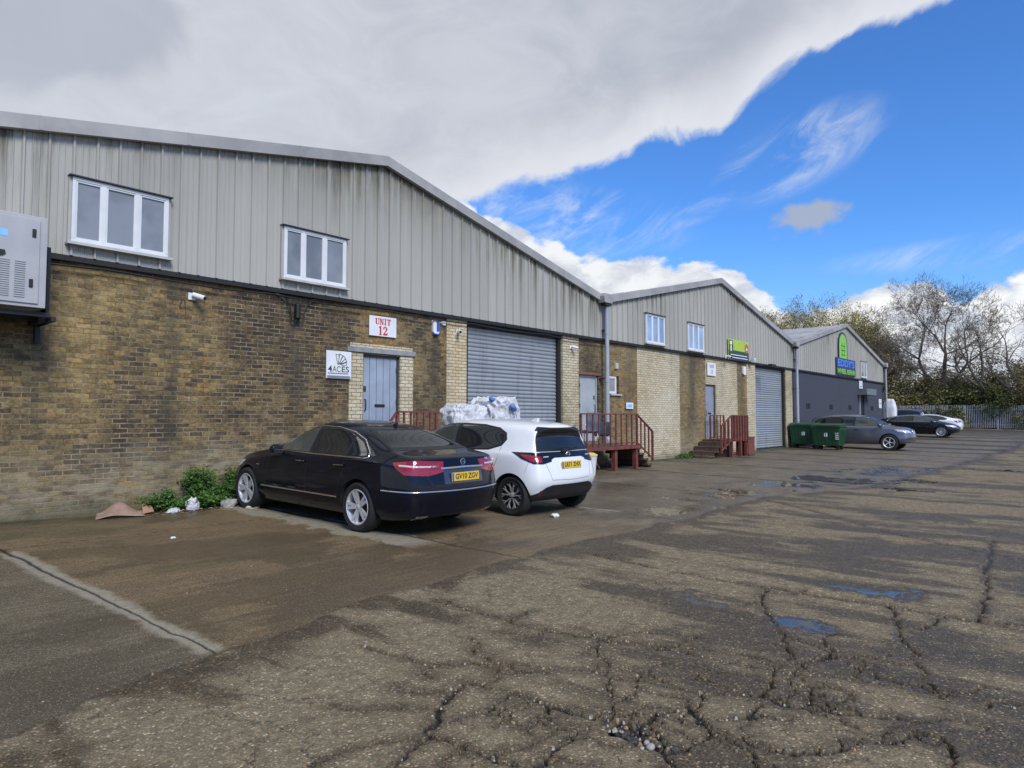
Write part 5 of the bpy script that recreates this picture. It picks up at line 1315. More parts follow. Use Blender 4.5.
# black saloon
root, B, body = make_car('sedan', 'parked_car', 'black saloon nearest the camera, parked nose to the brick wall, red tail lamps', (6.36, 8.88, 0), R(91.5), M['p_black'])
root.location.z = g0(6.38, 8.8); root.rotation_euler = (0, -math.atan(.15/6.86), R(91.5))
for sg in (1, -1):
    dd = (-1, sg*.62, 0)
    B.patch('tail_lamp', [(-2.42, sg*.40, .845), (-2.42, sg*.40, .975), (-2.30, sg*.80, .995), (-2.06, sg*.93, .955), (-2.09, sg*.93, .905), (-2.24, sg*.90, .815), (-2.38, sg*.62, .80)], dd, M['redlens'], body, .010, .05)
    B.ribbon('lamp_strip', [(-2.40, sg*.50, .91), (-2.33, sg*.75, .915), (-2.12, sg*.89, .925)], dd, .030, M['chromelens'] if 'chromelens' in M else M['clearlens'], body, .010)
    B.ribbon('lamp_gap', [(-2.38, sg*.60, .98), (-2.38, sg*.60, .80)], dd, .008, M['black'], body, .010, raise_=.001)
    B.ribbon('bumper_trim', [(-2.43, sg*.0, .60), (-2.42, sg*.45, .60), (-2.30, sg*.80, .60)], (-1, sg*.25, 0), .022, M['chrome'], body, .004)
    B.ribbon('bumper_trim', [(-2.32, sg*.80, .60), (-2.1, sg*.93, .60), (-1.80, sg*.93, .60)], (-.5, sg*1, 0), .020, M['chrome'], body, .004)
    B.ribbon('side_trim', [(1.10, 0, .43), (0, 0, .43), (-.86, 0, .43)], (0, sg, 0), .020, M['chrome'], body, .008)
    B.ribbon('indicator', [(1.30, 0, .74), (1.20, 0, .735)], (0, sg, 0), .02, M['chrome'], body, .004)
    B.ribbon('boot_gap', [(-2.1, sg*.70, 1.0), (-2.36, sg*.62, .99), (-2.40, sg*.60, .80), (-2.40, sg*.52, .68), (-2.43, 0, .665)], (-1, sg*.1, .5), .009, M['black'], body, .001, raise_=.0005)
    B.patch('exhaust_tip', [(-2.4, sg*.55, .235), (-2.4, sg*.70, .235), (-2.4, sg*.70, .285), (-2.4, sg*.55, .285)], (-1, 0, 0), M['chrome'], body, .012, .05)
B.patch('plate_recess', [(-2.4, -.36, .69), (-2.4, .36, .69), (-2.4, .36, .87), (-2.4, -.36, .87)], (-1, 0, 0), M['p_recess'] if 'p_recess' in M else M['p_grey'], body, .002, .06)
B.ribbon('boot_trim', [(-2.4, -.40, .885), (-2.4, 0, .893), (-2.4, .40, .885)], (-1, 0, 0), .034, M['chrome'], body, .010)
c, nr = B.proj((-2.4, 0, .79), (-1, 0, 0)); plate_on(body, 'GV10 ZGV', c.x-.014, .775, tilt=-.06)
c, nr = B.proj((-2.4, 0, .965), (-1, 0, 0))
em = MB(); em.lathe([(.036, -.003), (.041, -.006), (.046, -.003), (.041, .0)], 'x', (0,0,0), 28, close=True)
for a in (90, 210, 330): em.bar((-.004, 0, 0), (-.004, .040*math.cos(R(a)), .040*math.sin(R(a))), .010, .004, up=(1,0,0))
e = em.obj('boot_emblem', M['chrome'], body); e.location = c+Vector((-.012, 0, 0))
text('model_lettering', 'E 250', .052, M['chrome'], body, (c.x-.004, .50, .925), rot=(PI/2, 0, -PI/2-.1), offset=.001)
text('model_lettering', 'CDI', .038, M['chrome'], body, (c.x+.02, -.50, .985), rot=(PI/2-.2, 0, -PI/2+.12), offset=.001)
an = MB(); l, nr = B.proj((-.95, 0, 0), (0, 0, 1)); an.prism([(-.06, 0), (.05, 0), (-.04, .055), (-.06, .06)], -.015, .015); ao = an.obj('roof_aerial', M['black'], body); ao.location = l+Vector((0,0,-.008)); ao.rotation_euler = (0, R(0), 0)

# white hatchback
root, B, body = make_car('hatch', 'parked_car', 'white hatchback with black tail panel parked between the black saloon and the red railings', (8.83, 8.42, 0), R(90.), M['p_white'])
root.location.z = g0(8.83, 8.42); root.rotation_euler = (0, -math.atan(.15/6.86), R(90.5))
RT = (-1, 0, 0)
B.patch('spoiler_band', [(-1.8, -.575, 1.335), (-1.8, -.50, 1.378), (-1.8, .50, 1.378), (-1.8, .575, 1.335), (-1.8, .54, 1.31), (-1.8, -.54, 1.31)], (-1, 0, 0), M['black_gloss'], body, .02, .03)
B.patch('tail_panel', [(-1.95, -.74, .985), (-1.95, -.60, 1.0), (-1.95, .60, 1.0), (-1.95, .74, .985), (-1.95, .72, .90), (-1.95, .55, .85), (-1.95, .36, .915), (-1.95, -.36, .915), (-1.95, -.55, .85), (-1.95, -.72, .90)], RT, M['black_gloss'] if 'black_gloss' in M else M['carglass'], body, .008, .05)
for sg in (1, -1):
    dd = (-1, sg*.9, 0)
    B.patch('tail_lamp', [(-1.93, sg*.50, .86), (-1.93, sg*.54, .975), (-1.75, sg*.80, 1.0), (-1.42, sg*.865, .995), (-1.62, sg*.865, .90), (-1.80, sg*.80, .83), (-1.88, sg*.66, .825)], dd, M['black_gloss'] if 'black_gloss' in M else M['carglass'], body, .009, .05)
    B.patch('tail_lamp_lens', [(-1.87, sg*.68, .85), (-1.86, sg*.69, .935), (-1.74, sg*.80, .955), (-1.60, sg*.865, .962), (-1.70, sg*.865, .90), (-1.80, sg*.80, .855)], dd, M['redlens'], body, .013, .05)
    B.ribbon('lamp_strip', [(-1.90, sg*.56, .93), (-1.87, sg*.66, .925)], dd, .02, M['clearlens'], body, .014)
    B.ribbon('hatch_gap', [(-1.9, sg*.60, .85), (-1.94, sg*.50, .58), (-1.95, 0, .565)], (-1, sg*.1, 0), .010, M['gap'] if 'gap' in M else M['inkgrey'], body, .001, raise_=.0005)
    B.ribbon('bumper_gap', [(-1.72, sg*.87, .88), (-1.66, sg*.87, .70)], (-.3, sg*1, 0), .008, M['inkgrey'], body, .001, raise_=.0005)
    B.patch('reflector', [(-1.9, sg*.68, .34), (-1.9, sg*.71, .34), (-1.9, sg*.70, .42), (-1.9, sg*.68, .42)], RT, M['darklens'], body, .016, .05)
B.patch('rear_diffuser', [(-1.9, -.84, .26), (-1.9, .84, .26), (-1.9, .80, .34), (-1.9, .60, .47), (-1.9, .48, .50), (-1.9, -.48, .50), (-1.9, -.60, .47), (-1.9, -.80, .34)], RT, M['black'], body, .012, .06)
c, nr = B.proj((-1.9, 0, .79), RT); plate_on(body, 'LR71 ZHX', c.x-.014, .80, tilt=-.08)
c, nr = B.proj((-1.9, 0, .955), RT)
em = MB(); em.lathe([(.040, -.003), (.048, -.008), (.054, 0)], 'x', (0,0,0), 28)
for r_, rr3 in ((.026, .012), ):
    pts = [(-.008, .026*math.cos(a), .036*math.sin(a)) for a in np.linspace(0, 2*PI, 20)]; em.tube(pts, .004, 6)
pts = [(-.008, .045*math.cos(a), .014+.016*math.sin(a)) for a in np.linspace(0, 2*PI, 20)]; em.tube(pts, .004, 6)
e = em.obj('tail_emblem', M['chrome'], body); e.location = c+Vector((-.012, 0, 0))
c, nr = B.proj((-1.8, .05, 1.02), RT); wp = MB(); wp.tube([c+Vector((-.03, .05, 0)), c+Vector((-.045, -.2, .035))], [.02, .012], 6); wp.tube([c+Vector((-.04, .30, .055)), c+Vector((-.04, -.32, .04))], .010, 6); wp.lathe([(0,-.05),(.035,-.045),(.04,0)], 'x', c+Vector((0,.05,0)), 12); wp.obj('rear_wiper', M['drip'], body)
l, nr = B.proj((-1.15, 0, 0), (0, 0, 1)); an = MB(); an.prism([(-.09, 0), (.09, 0), (-.04, .055), (-.09, .05)], -.03, .03); ao = an.obj('roof_aerial', M['p_white'], body, bevel=.01); ao.location = l+Vector((0,0,-.012))

# the far cars
def ground_car(root, x, y, pitch=True): root.location.z = g0(x, y)
root, B, body = make_car('suv', 'parked_car', 'metallic grey sport utility car parked tail to the wall beside the green bins', (35.5, 8.82, 0), R(-90), M['p_grey']); ground_car(root, 35.5, 8.0)
root, B, body = make_car('coupe', 'parked_car', 'low black four-door coupe beyond the grey sport utility car', (49.2, 8.95, 0), R(-90), M['p_black2']); ground_car(root, 49.2, 9)
root, B, body = make_car('coupe', 'parked_car', 'white coupe with its tail to the yard, half hidden behind the black coupe', (56.6, 9.75, 0), R(91), M['p_white']); ground_car(root, 56.6, 9); root.location.z += .02
for sg in (1, -1):
    B.patch('tail_lamp', [(-2.30, sg*.42, .80), (-2.30, sg*.42, .92), (-2.15, sg*.80, .95), (-1.95, sg*.91, .92), (-2.1, sg*.88, .80)], (-1, sg*.62, 0), M['redlens'], body, .010, .06)
c, nr = B.proj((-2.3, 0, .62), RT); MB().box(-.26, -.006, -.055, .26, .004, .055).obj('number_plate', M['plate'], body).location = (0, 0, 0)
npo = [o for o in body.children if o.name.startswith('number_plate')][-1]; npo.location = (c.x-.012, 0, .62); npo.rotation_euler = (0, 0, -PI/2)
root, B, body = make_car('suv', 'parked_car', 'dark blue tall car at the back, in front of the steel palisade fence', (65.5, 13.3, 0), R(90), M['p_blue']); ground_car(root, 65.5, 12); root.scale = (1.0, 1.0, 1.13)

# ------------------------------------------------------------------ loading platforms, railings, steps
def railing(parent, pts, zt_list, zb_list, every=.13, post=.05):
    """pts: plan points; a top rail with upright bars below it, one part per rail run"""
    pass
def run_rail(parent, a, b, hgt, n, post_a=True, post_b=True, low=.08, w=.035):
    a = Vector(a); b = Vector(b)
    r = MB(); r.bar(a+Vector((0,0,hgt)), b+Vector((0,0,hgt)), .055, .035); r.bar(a+Vector((0,0,low)), b+Vector((0,0,low)), .035, .03)
    r.obj('handrail', M['redrail'], parent)
    for i in range(n+1):
        if (i == 0 and not post_a) or (i == n and not post_b): continue
        p = a+(b-a)*i/n; k = .055 if i in (0, n) else w
        q = MB(); q.box(p.x-k/2, p.y-k/2, p.z-(.0 if i not in (0, n) else .02), p.x+k/2, p.y+k/2, p.z+hgt-.01); q.obj('baluster', M['redrail'], parent)
def steps(parent, x0, x1, y0, y1, z0, z1, n, dirx):
    """flight going down from (x1 side, z1) towards dirx"""
    for i in range(n):
        za = z1-(z1-z0)*(i+1)/n+(z1-z0)/n*0; w = (x1-x0)/n
        xa = (x0+w*i) if dirx > 0 else (x1-w*(i+1))
        top = z1-(z1-z0)*(i)/(n)-(z1-z0)/n*.5
        s_ = MB(); s_.box(xa, y0, top-.05, xa+w+.02, y1, top); s_.obj('tread', M['wood'], parent, bevel=.006)
        MB().box(xa+(.0 if dirx < 0 else w-.01), y0+.02, top-(z1-z0)/n+.0, xa+(.02 if dirx < 0 else w+.01), y1-.02, top-.052).obj('riser', M['wood'], parent)

# platform behind the cars
t = thing('loading_platform', 'timber platform with red railings at the blue-grey door behind the black car', 'platform', (0, 0, 0), 0, 'timber platforms with red railings')
MB().box(8.2, 10.2, .80, 9.62, WY-.03, .86).obj('deck', M['wood'], t)
for x in (8.25, 9.56): MB().box(x-.05, 10.22, .0, x+.05, 10.32, .798).obj('support_post', M['redrail'], t)
run_rail(t, (8.34, 10.24, .86), (9.36, 10.24, .86), .84, 6)
run_rail(t, (8.02, 10.24, .50), (8.34, 10.24, .86), .84, 2, True, False)
steps(t, 7.45, 8.2, 10.3, WY-.05, .15, .86, 3, -1)
# platform of the pale grey door
t = thing('loading_platform', 'timber platform with red railings and steps, holding the grey chairs', 'platform', (0, 0, 0), 0, 'timber platforms with red railings')
MB().box(14.15, 10.05, .74, 17.0, WY-.03, .80).obj('deck', M['wood'], t)
MB().box(14.15, 10.02, .71, 17.0, 10.047, .80).obj('deck_edge', M['redrail'], t)
for x in (14.25, 15.85, 16.95): MB().box(x-.06, 10.08, .0, x+.06, 10.20, .738).obj('support_post', M['redrail'], t)
MB().box(14.5, 11.0, .0, 14.56, WY-.05, .73).obj('end_board', M['wood'], t)
run_rail(t, (14.2, 10.09, .80), (16.97, 10.09, .80), .88, 10)
run_rail(t, (16.97, 10.09, .80), (17.85, 10.09, .30), .88, 4, False, True)
steps(t, 17.02, 17.9, 10.15, WY-.1, .14, .80, 4, 1)
bc = MB(); bc.bar((14.44, 10.1, .85), (14.95, 10.03, .25), .03); bc.obj('brace', M['redrail'], t)
# platform of the lilac door
t = thing('loading_platform', 'dark timber steps and red balustrade below the lilac-grey door', 'platform', (0, 0, 0), 0, 'timber platforms with red railings')
MB().box(24.0, 10.35, .70, 25.5, WY-.03, .76).obj('deck', M['wood'], t)
MB().box(24.0, 10.4, .0, 24.05, WY-.1, .70).obj('end_board', M['wood'], t)
steps(t, 22.5, 24.0, 10.45, WY-.05, .14, .76, 4, -1)
run_rail(t, (23.85, 10.22, .70), (25.3, 10.22, .70), .96, 6, w=.09)
run_rail(t, (22.95, 10.22, .32), (23.85, 10.22, .70), .96, 3, True, False, w=.07)
run_rail(t, (24.2, WY-.25, .76), (25.4, WY-.25, .76), .9, 4)
for x in (23.95, 24.75, 25.3): MB().box(x-.05, 10.24, .0, x+.05, 10.34, .70).obj('support_post', M['redrail'], t)
t = thing('timber_crate', 'reddish brown timber box beside the lilac door steps, white tub on top', 'crate', (25.62, 10.45, g0(25, 10.4)))
MB().box(-.30, -.25, .0, .30, .25, .72).obj('crate_body', M['redwood'], t, bevel=.01)
for z in (.02, .64): MB().box(-.31, -.262, z, .31, -.252, z+.07).obj('batten', M['wood'], t)
t = thing('tub', 'small white tub standing on the reddish box', 'tub', (25.55, 10.45, g0(25, 10.4)+.72)); m_ = MB(); m_.lathe([(0, 0), (.14, 0), (.17, .26), (.18, .27), (.18, .30), (.165, .30), (.15, .06), (0, .05)], 'z', (0,0,0), 20); m_.obj('tub_body', M['white'], t, smooth=True, autos=R(40))
m_ = MB(); m_.tube([(-.17, 0, .27), (-.12, 0, .40), (0, 0, .44), (.12, 0, .40), (.17, 0, .27)], .006, 6); m_.obj('tub_handle', M['dgrey'], t)
t = thing('waste_sack', 'small pale sack slumped at the foot of the far shutter pier', 'sack', (26.6, 10.9, g0(26, 10.9)))

def crumple(mb_n, rx, ry, rz, seed, amp=.12, freq=3., flat=.0, name='x', mat=None, parent=None, pw=.5, strands=True):
    """squarish lump of crushed film: superellipsoid with folded noise"""
    v = []; f = []; N = mb_n; Mq = mb_n*2
    from mathutils import noise as mn
    for i in range(N+1):
        th = PI*i/N
        for j in range(Mq):
            ph = 2*PI*j/Mq
            c = lambda a: math.copysign(abs(math.cos(a))**pw, math.cos(a)); s_ = lambda a: math.copysign(abs(math.sin(a))**pw, math.sin(a))
            p = Vector((rx*s_(th)*c(ph), ry*s_(th)*s_(ph), rz*c(th)))
            q = p*freq+Vector((seed*3.1, seed, 0))
            k = 1-abs(mn.noise(q))*2*amp-abs(mn.noise(q*2.3))*amp*.9+mn.noise(q*5)*amp*.45+abs(mn.noise(Vector((p.x*18, p.y*18, p.z*3+seed))))*amp*.35
            v.append(tuple(p*(k+amp*.5)))
    for i in range(N):
        for j in range(Mq): f.append((i*Mq+j, i*Mq+(j+1) % Mq, (i+1)*Mq+(j+1) % Mq, (i+1)*Mq+j))
    m_ = MB(); m_.add(v, f); return m_.obj(name, mat, parent, smooth=True)
o = crumple(14, .20, .2, .22, 3, .15, 4, name='sack_body', mat=M['sackm'], parent=t); o.location = (0, 0, .19)

# bales of crushed film
for (lab, x, y, rx, ry, zt, sd, rzz) in (('wide bale of crushed clear plastic film behind the white hatchback, blue scraps in it', 11.20, 10.3, .49, .42, 2.02, 2, .1), ('bulging heap of cloudy plastic wrap left of the wide bale', 10.2, 10.32, .42, .38, 1.84, 7, -.15)):
    t = thing('plastic_bale', lab, 'plastic bale', (x, y, g0(x, y)), rzz, 'bales of plastic film'); h = zt-g0(x, y)
    o = crumple(90, rx, ry, .34, sd, .16, 3.2, name='film', mat=M['film'], parent=t, pw=.42); o.location = (0, 0, h-.32)
    o = crumple(70, rx*.98, ry*.98, (h-.5)/2, sd+4, .10, 2.6, name='film', mat=M['film'], parent=t, pw=.32); o.location = (0, 0, (h-.5)/2-.01)
    st = MB()
    for q in (-.3, .05, .35):
        st.tube([(q*rx*1.6, -ry*1.02, .1), (q*rx*1.6, -ry*1.03, h-.4), (q*rx*1.5, -ry*.5, h-.02)], .008, 5)
    st.obj('strap', M['signw'], t)
    if sd == 2:
        for (a, b, c) in ((-.42, -.25, h-.06), (.05, -.46, h-.22)):
            o = crumple(20, .13, .06, .05, 9, .3, 6, name='blue_scrap', mat=M['bluefilm'], parent=t); o.location = (a, b, c); o.rotation_euler = (.2, .4, .3)

# chairs on the platform
def chair(label, x, y, z, rz, s=1., col='chairfab'):
    t = thing('office_chair', label, 'chair', (x, y, z), rz, 'chairs on the platform'); t.scale = (s, s, s)
    m_ = MB(); m_.prism([(-.30, .40), (.30, .40), (.32, .46), (.32, .86), (.29, .92), (-.29, .92), (-.32, .86), (-.32, .46)], -.26, -.19); m_.obj('backrest', M[col], t, bevel=.02)
    m_ = MB(); m_.prism([(-.29, -.2), (.29, -.2), (.29, .26), (-.29, .26)], .36, .44, plane='xy'); m_.obj('seat', M[col], t, bevel=.02)
    for sx in (-1, 1):
        for sy in (-.22, .24): MB().tube([(sx*.25, sy*.9, .37), (sx*.28, sy, 0)], .013, 8).obj('leg', M['alloy'], t, smooth=True)
        MB().tube([(sx*.31, -.22, .42), (sx*.33, -.18, .62), (sx*.33, .15, .62), (sx*.31, .18, .42)], .014, 8).obj('arm', M['alloy'], t, smooth=True)
    return t
chair('larger grey-blue padded chair with its back to the yard on the platform', 15.25, 10.65, .80, .05, 1.0)
chair('smaller dark chair beside the grey-blue chair on the platform', 16.3, 10.85, .80, -.9, .72, 'chairdark')

# plastic bin by the platform
t = thing('small_bin', 'small white bin with yellow lid behind the white hatchback', 'bin', (14.22, 9.85, g0(14.2, 9.85)))
m_ = MB(); m_.lathe([(0, 0), (.15, 0), (.2, .48), (.21, .5), (.19, .5), (.17, .45)], 'z', (0,0,0), 20); m_.obj('bin_body', M['white'], t, smooth=True, autos=R(40))
m_ = MB(); m_.lathe([(.215, .5), (.215, .53), (.12, .58), (0, .59)], 'z', (0,0,0), 20); m_.obj('lid', M['yel'], t, smooth=True, autos=R(50))

# green wheeled waste bins
def skip_bin(label, x, y, rz):
    t = thing('waste_bin', label, 'wheeled bin', (x, y, g0(x, y)), rz, 'green wheeled waste bins'); t.scale = (.92, .9, .97)
    m_ = MB(); w0, w1, d0, d1 = .60, .68, .40, .50; z0, z1 = .20, 1.10
    v = [(-w0,-d0,z0),(w0,-d0,z0),(w0,d0,z0),(-w0,d0,z0),(-w1,-d1,z1),(w1,-d1,z1),(w1,d1,z1),(-w1,d1,z1)]
    m_.add(v, [(0,3,2,1),(4,5,6,7),(0,1,5,4),(1,2,6,5),(2,3,7,6),(3,0,4,7)]); m_.obj('bin_body', M['binG'], t, bevel=.02)
    r = MB()
    for i in range(7):
        u = -.48+i*.16
        r.bar((u, -d0-.012, z0+.05), (u*1.12, -d1-.006, z1-.16), .03, .02); r.bar((u, d0+.012, z0+.05), (u*1.12, d1+.006, z1-.16), .03, .02)
    for i in range(4):
        u = -.27+i*.18
        for s_ in (-1, 1): r.bar((s_*(w0+.012), u, z0+.05), (s_*(w1+.004), u*1.12, z1-.16), .03, .02)
    r.obj('ribs', M['binG'], t)
    m_ = MB(); m_.box(-.72, -.54, 1.06, .72, .54, 1.115); m_.obj('rim', M['binG'], t, bevel=.012)
    m_ = MB(); m_.prism([(-.52,1.118),(.52,1.118),(.50,1.18),(.25,1.235),(-.25,1.235),(-.50,1.18)], -.68, .68, plane='yz'); m_.obj('lid', M['binG'], t, bevel=.02)
    m_ = MB(); m_.tube([(-.45, -.58, 1.1), (.45, -.58, 1.1)], .018, 8); m_.obj('handle', M['black'], t)
    for sx in (-.48, .48):
        for sy in (-.3, .3):
            f = MB(); f.box(sx-.05, sy-.04, .14, sx+.05, sy+.04, .205); fo = f.obj('castor', M['dgrey'], t); MB().lathe([(0, -.022), (.095, -.022), (.1, -.015), (.1, .015), (.095, .022), (0, .022)], 'y', (sx, sy, .10), 20).obj('castor_wheel', M['tyre'], fo)
    MB().prism([(-.07,.62),(.07,.62),(.08,.70),(.07,.80),(-.07,.80),(-.08,.70)], -.476, -.462).obj('sticker', M['signw'], t)
    for i in range(3): pass
    return t
skip_bin('green wheeled waste bin nearer the wall, left of the pair', 33.5, 10.72, R(-86))
b_ = skip_bin('green wheeled waste bin of the pair nearer the grey car', 32.9, 9.50, R(-92))
for i in range(4): MB().box(.45, -.492+.0, .50+i*.09, .60, -.478, .54+i*.09).obj('reflective_strip', M['signw'], b_)

# white tank shape at the end of the terrace
t = thing('wrapped_stack', 'white sheeted stack at the far corner of the grey building', 'wrapped stack', (53.6, 11.35, g0(55, 11)))
o = crumple(40, .30, .4, 1.22, 5, .07, 1.2, name='sheeting', mat=M['signw'], parent=t, pw=.55); o.location = (0, 0, 1.22)

# litter
t = thing('cardboard_sheet', 'sodden brown cardboard sheet lying bent at the foot of the brick wall', 'cardboard', (3.72, 10.92, g0(3.7, 10.9)), R(-14))
v = []; f = []; nx, ny = 14, 8
for i in range(nx+1):
    for j in range(ny+1):
        u, w_ = i/nx, j/ny; x = -.31+.62*u; y = -.2+.4*w_
        v.append((x+.04*w_, y, .012+.13*math.sin(PI*min(1, u*1.1))**2*(.35+.65*w_)+.05*w_+.01*math.sin(9*u+4*w_)))
f = [(i*(ny+1)+j, (i+1)*(ny+1)+j, (i+1)*(ny+1)+j+1, i*(ny+1)+j+1) for i in range(nx) for j in range(ny)]
m_ = MB(); m_.add(v, f); o = m_.obj('sheet', M['card'], t, smooth=True, fixn=False); sd_ = o.modifiers.new('s', 'SOLIDIFY'); sd_.thickness = .008
m_ = MB(); m_.add([(.30, -.05, .02), (.46, .05, .03), (.43, .20, .12), (.31, .19, .13)], [(0,1,2,3)]); o = m_.obj('torn_flap', M['card2'], t); sd_ = o.modifiers.new('s', 'SOLIDIFY'); sd_.thickness = .01

def scrap(label, x, y, s, seed, mat, name='plastic_scrap', cat='litter', flatness=.45):
    t = crumple(16, s, s*.7, s*flatness, seed, .35, 9/s*.12, name=name, mat=mat, pw=.8)
    t.location = (x, y, g0(x, y)+s*flatness*.75); return tag(t, label, cat)
scrap('white crumpled plastic bag standing up among the weeds litter', 4.72, 10.80, .10, 3, M['film'], 'plastic_bag', 'plastic bag', 1.1)
scrap('flat pale plastic scrap left of the crumpled white bag', 4.42, 10.76, .09, 5, M['film'])
scrap('yellowish paper scrap by the front wheel of the black car', 5.48, 10.35, .10, 8, M['paper'], 'paper_scrap')
scrap('pale grey rag at the foot of the weeds beside the black car', 5.28, 10.72, .13, 11, M['rag'], 'rag', 'rag', .6)
scrap('small white paper scrap on wet ground behind the white hatchback', 8.43, 6.49, .07, 13, M['signw'], 'paper_scrap')
scrap('tiny white leaf of paper on the brown concrete bay', 3.6, 8.75, .03, 15, M['signw'], 'paper_scrap')
random.seed(11)
lt = MB()
for i in range(160):
    x = random.gauss(4.95, .45); y = random.gauss(10.78, .13); s = random.uniform(.01, .05); a = random.random()*PI; z = g0(x, y)+.012
    c_, s_ = math.cos(a)*s, math.sin(a)*s; h = random.uniform(0, .02)
    lt.add([(x-c_, y-s_, z), (x+s_*.5, y-c_*.5, z+h), (x+c_, y+s_, z+.004), (x-s_*.5, y+c_*.5, z+h*.5)], [(0,1,2,3)], random.choice((0, 0, 1, 2)))
o = lt.obj('leaf_litter', [M['litterd'], M['paper'], M['card']], fixn=False); tag(o, 'scattered dead leaves and shreds of litter along the wall foot', 'leaf litter', kind='stuff')
for i, (x, y, s) in enumerate(((2.96, 1.70, .022), (2.99, 1.74, .016), (2.93, 1.73, .012))):
    t = crumple(8, s, s*.8, s*.7, i+3, .2, 20, name='stone', mat=M['stone'], pw=.8); t.location = (x, y, -.006+s*.5); tag(t, 'small pale stone lying in the broken hole in the asphalt', 'stone', 'stones in the broken hole')
# lumps of asphalt loosened in the hole
for i, (x, y, s) in enumerate(((3.07, 1.93, .055), (3.03, 1.84, .05), (3.00, 1.77, .035))):
    t = crumple(10, s, s*.8, s*.3, i+9, .15, 14, name='asphalt_lump', mat=M['lump'], pw=.5); t.location = (x, y, -.035); t.rotation_euler = (.1*i, .15, i); tag(t, 'dark broken lump of asphalt sitting in the hole', 'asphalt lump', 'lumps in the broken hole')

# ------------------------------------------------------------------ weeds at the wall
def leaf_cloud(mb, cx, cy, cz, rx, ry, rz, n, ls, rnd, mi=(0, 1), droop=.3):
    for _ in range(n):
        while True:
            p = Vector((rnd.uniform(-1, 1), rnd.uniform(-1, 1), rnd.uniform(-1, 1)))
            if p.length < 1: break
        p = Vector((cx+p.x*rx, cy+p.y*ry, cz+p.z*rz)); s = ls*rnd.uniform(.6, 1.4)
        d = Vector((rnd.uniform(-1, 1), rnd.uniform(-1, 1), rnd.uniform(-.6, .9))).normalized(); n_ = Vector((rnd.uniform(-1, 1), rnd.uniform(-1, 1), rnd.uniform(.1, 1.4))).normalized()
        sd = d.cross(n_).normalized()
        mb.add([p, p+d*s*.5+sd*s*.28, p+d*s-Vector((0, 0, s*droop)), p+d*s*.5-sd*s*.28], [(0,1,2,3)], rnd.choice(mi))
rnd = random.Random(5)
for (lab, x, y, h, w_, n) in (('low straggling weed nearest the cardboard at the wall foot', 4.45, 11.12, .30, .42, 2400), ('tall leafy weed growing up the bricks in the middle of the weed patch', 5.02, 11.25, .74, .34, 2600),
                              ('broad green weed spreading beside the nose of the black car', 5.38, 11.02, .44, .38, 3000), ('bushy weed against the wall behind the car front wheel', 5.62, 11.28, .66, .26, 2200), ('low weed mat in front of the tall leafy weed', 4.92, 10.98, .30, .40, 2400)):
    t = thing('weed_plant', lab, 'weed', (x, y, g0(x, y)), 0, 'weeds growing at the wall foot')
    st = MB(); lf = MB()
    for i in range(16):
        a = rnd.random()*2*PI; r = rnd.uniform(.1, 1)*w_; hh = h*rnd.uniform(.45, 1)*(1-.35*r/w_); ex = Vector((math.cos(a)*r, min(math.sin(a)*r*.8, WY-.06-y), hh))
        st.tube([(ex.x*.2, ex.y*.2, 0), (ex.x*.6, ex.y*.6, hh*.6), ex], [.006, .004, .002], 4)
        k = n//16
        for j in range(k):
            u = rnd.uniform(.15, 1.05); c = Vector((ex.x*u, ex.y*u, hh*u**.8)); c += Vector((rnd.gauss(0, .05), rnd.gauss(0, .04), rnd.gauss(0, .035))); c.y = min(c.y, WY-.04-y); c.z = max(c.z, .02)
            s = rnd.uniform(.025, .065); d = Vector((rnd.uniform(-1, 1), rnd.uniform(-1, .6), rnd.uniform(-.3, .7))).normalized(); n_ = Vector((rnd.uniform(-.6, .6), rnd.uniform(-1, 0), rnd.uniform(.4, 1.2))).normalized(); sd = d.cross(n_).normalized()
            lf.add([c, c+d*s*.45+sd*s*.3, c+d*s, c+d*s*.45-sd*s*.3], [(0,1,2,3)], rnd.choice((0, 0, 1, 2)))
    st.obj('stem', M['stem'], t); lf.obj('foliage', [M['leafA'], M['leafB'], M['leafC']], t, fixn=False)
t = thing('weed_plant', 'low green moss and weed at the foot of the steps of the middle warehouse', 'weed', (22.1, 11.2, g0(22, 11.2)), 0, 'weeds growing at the wall foot'); lf = MB(); leaf_cloud(lf, 0, 0, .06, .6, .2, .12, 500, .06, rnd, (0, 1, 2)); lf.obj('foliage', [M['leafA'], M['leafB'], M['leafC']], t, fixn=False)
lf = MB(); leaf_cloud(lf, 0, 0, .03, .35, .12, .06, 120, .05, rnd, (0, 1)); o = lf.obj('moss_tuft', [M['leafA'], M['leafB']], t, fixn=False); o.location = (1.0, -.3, 0)

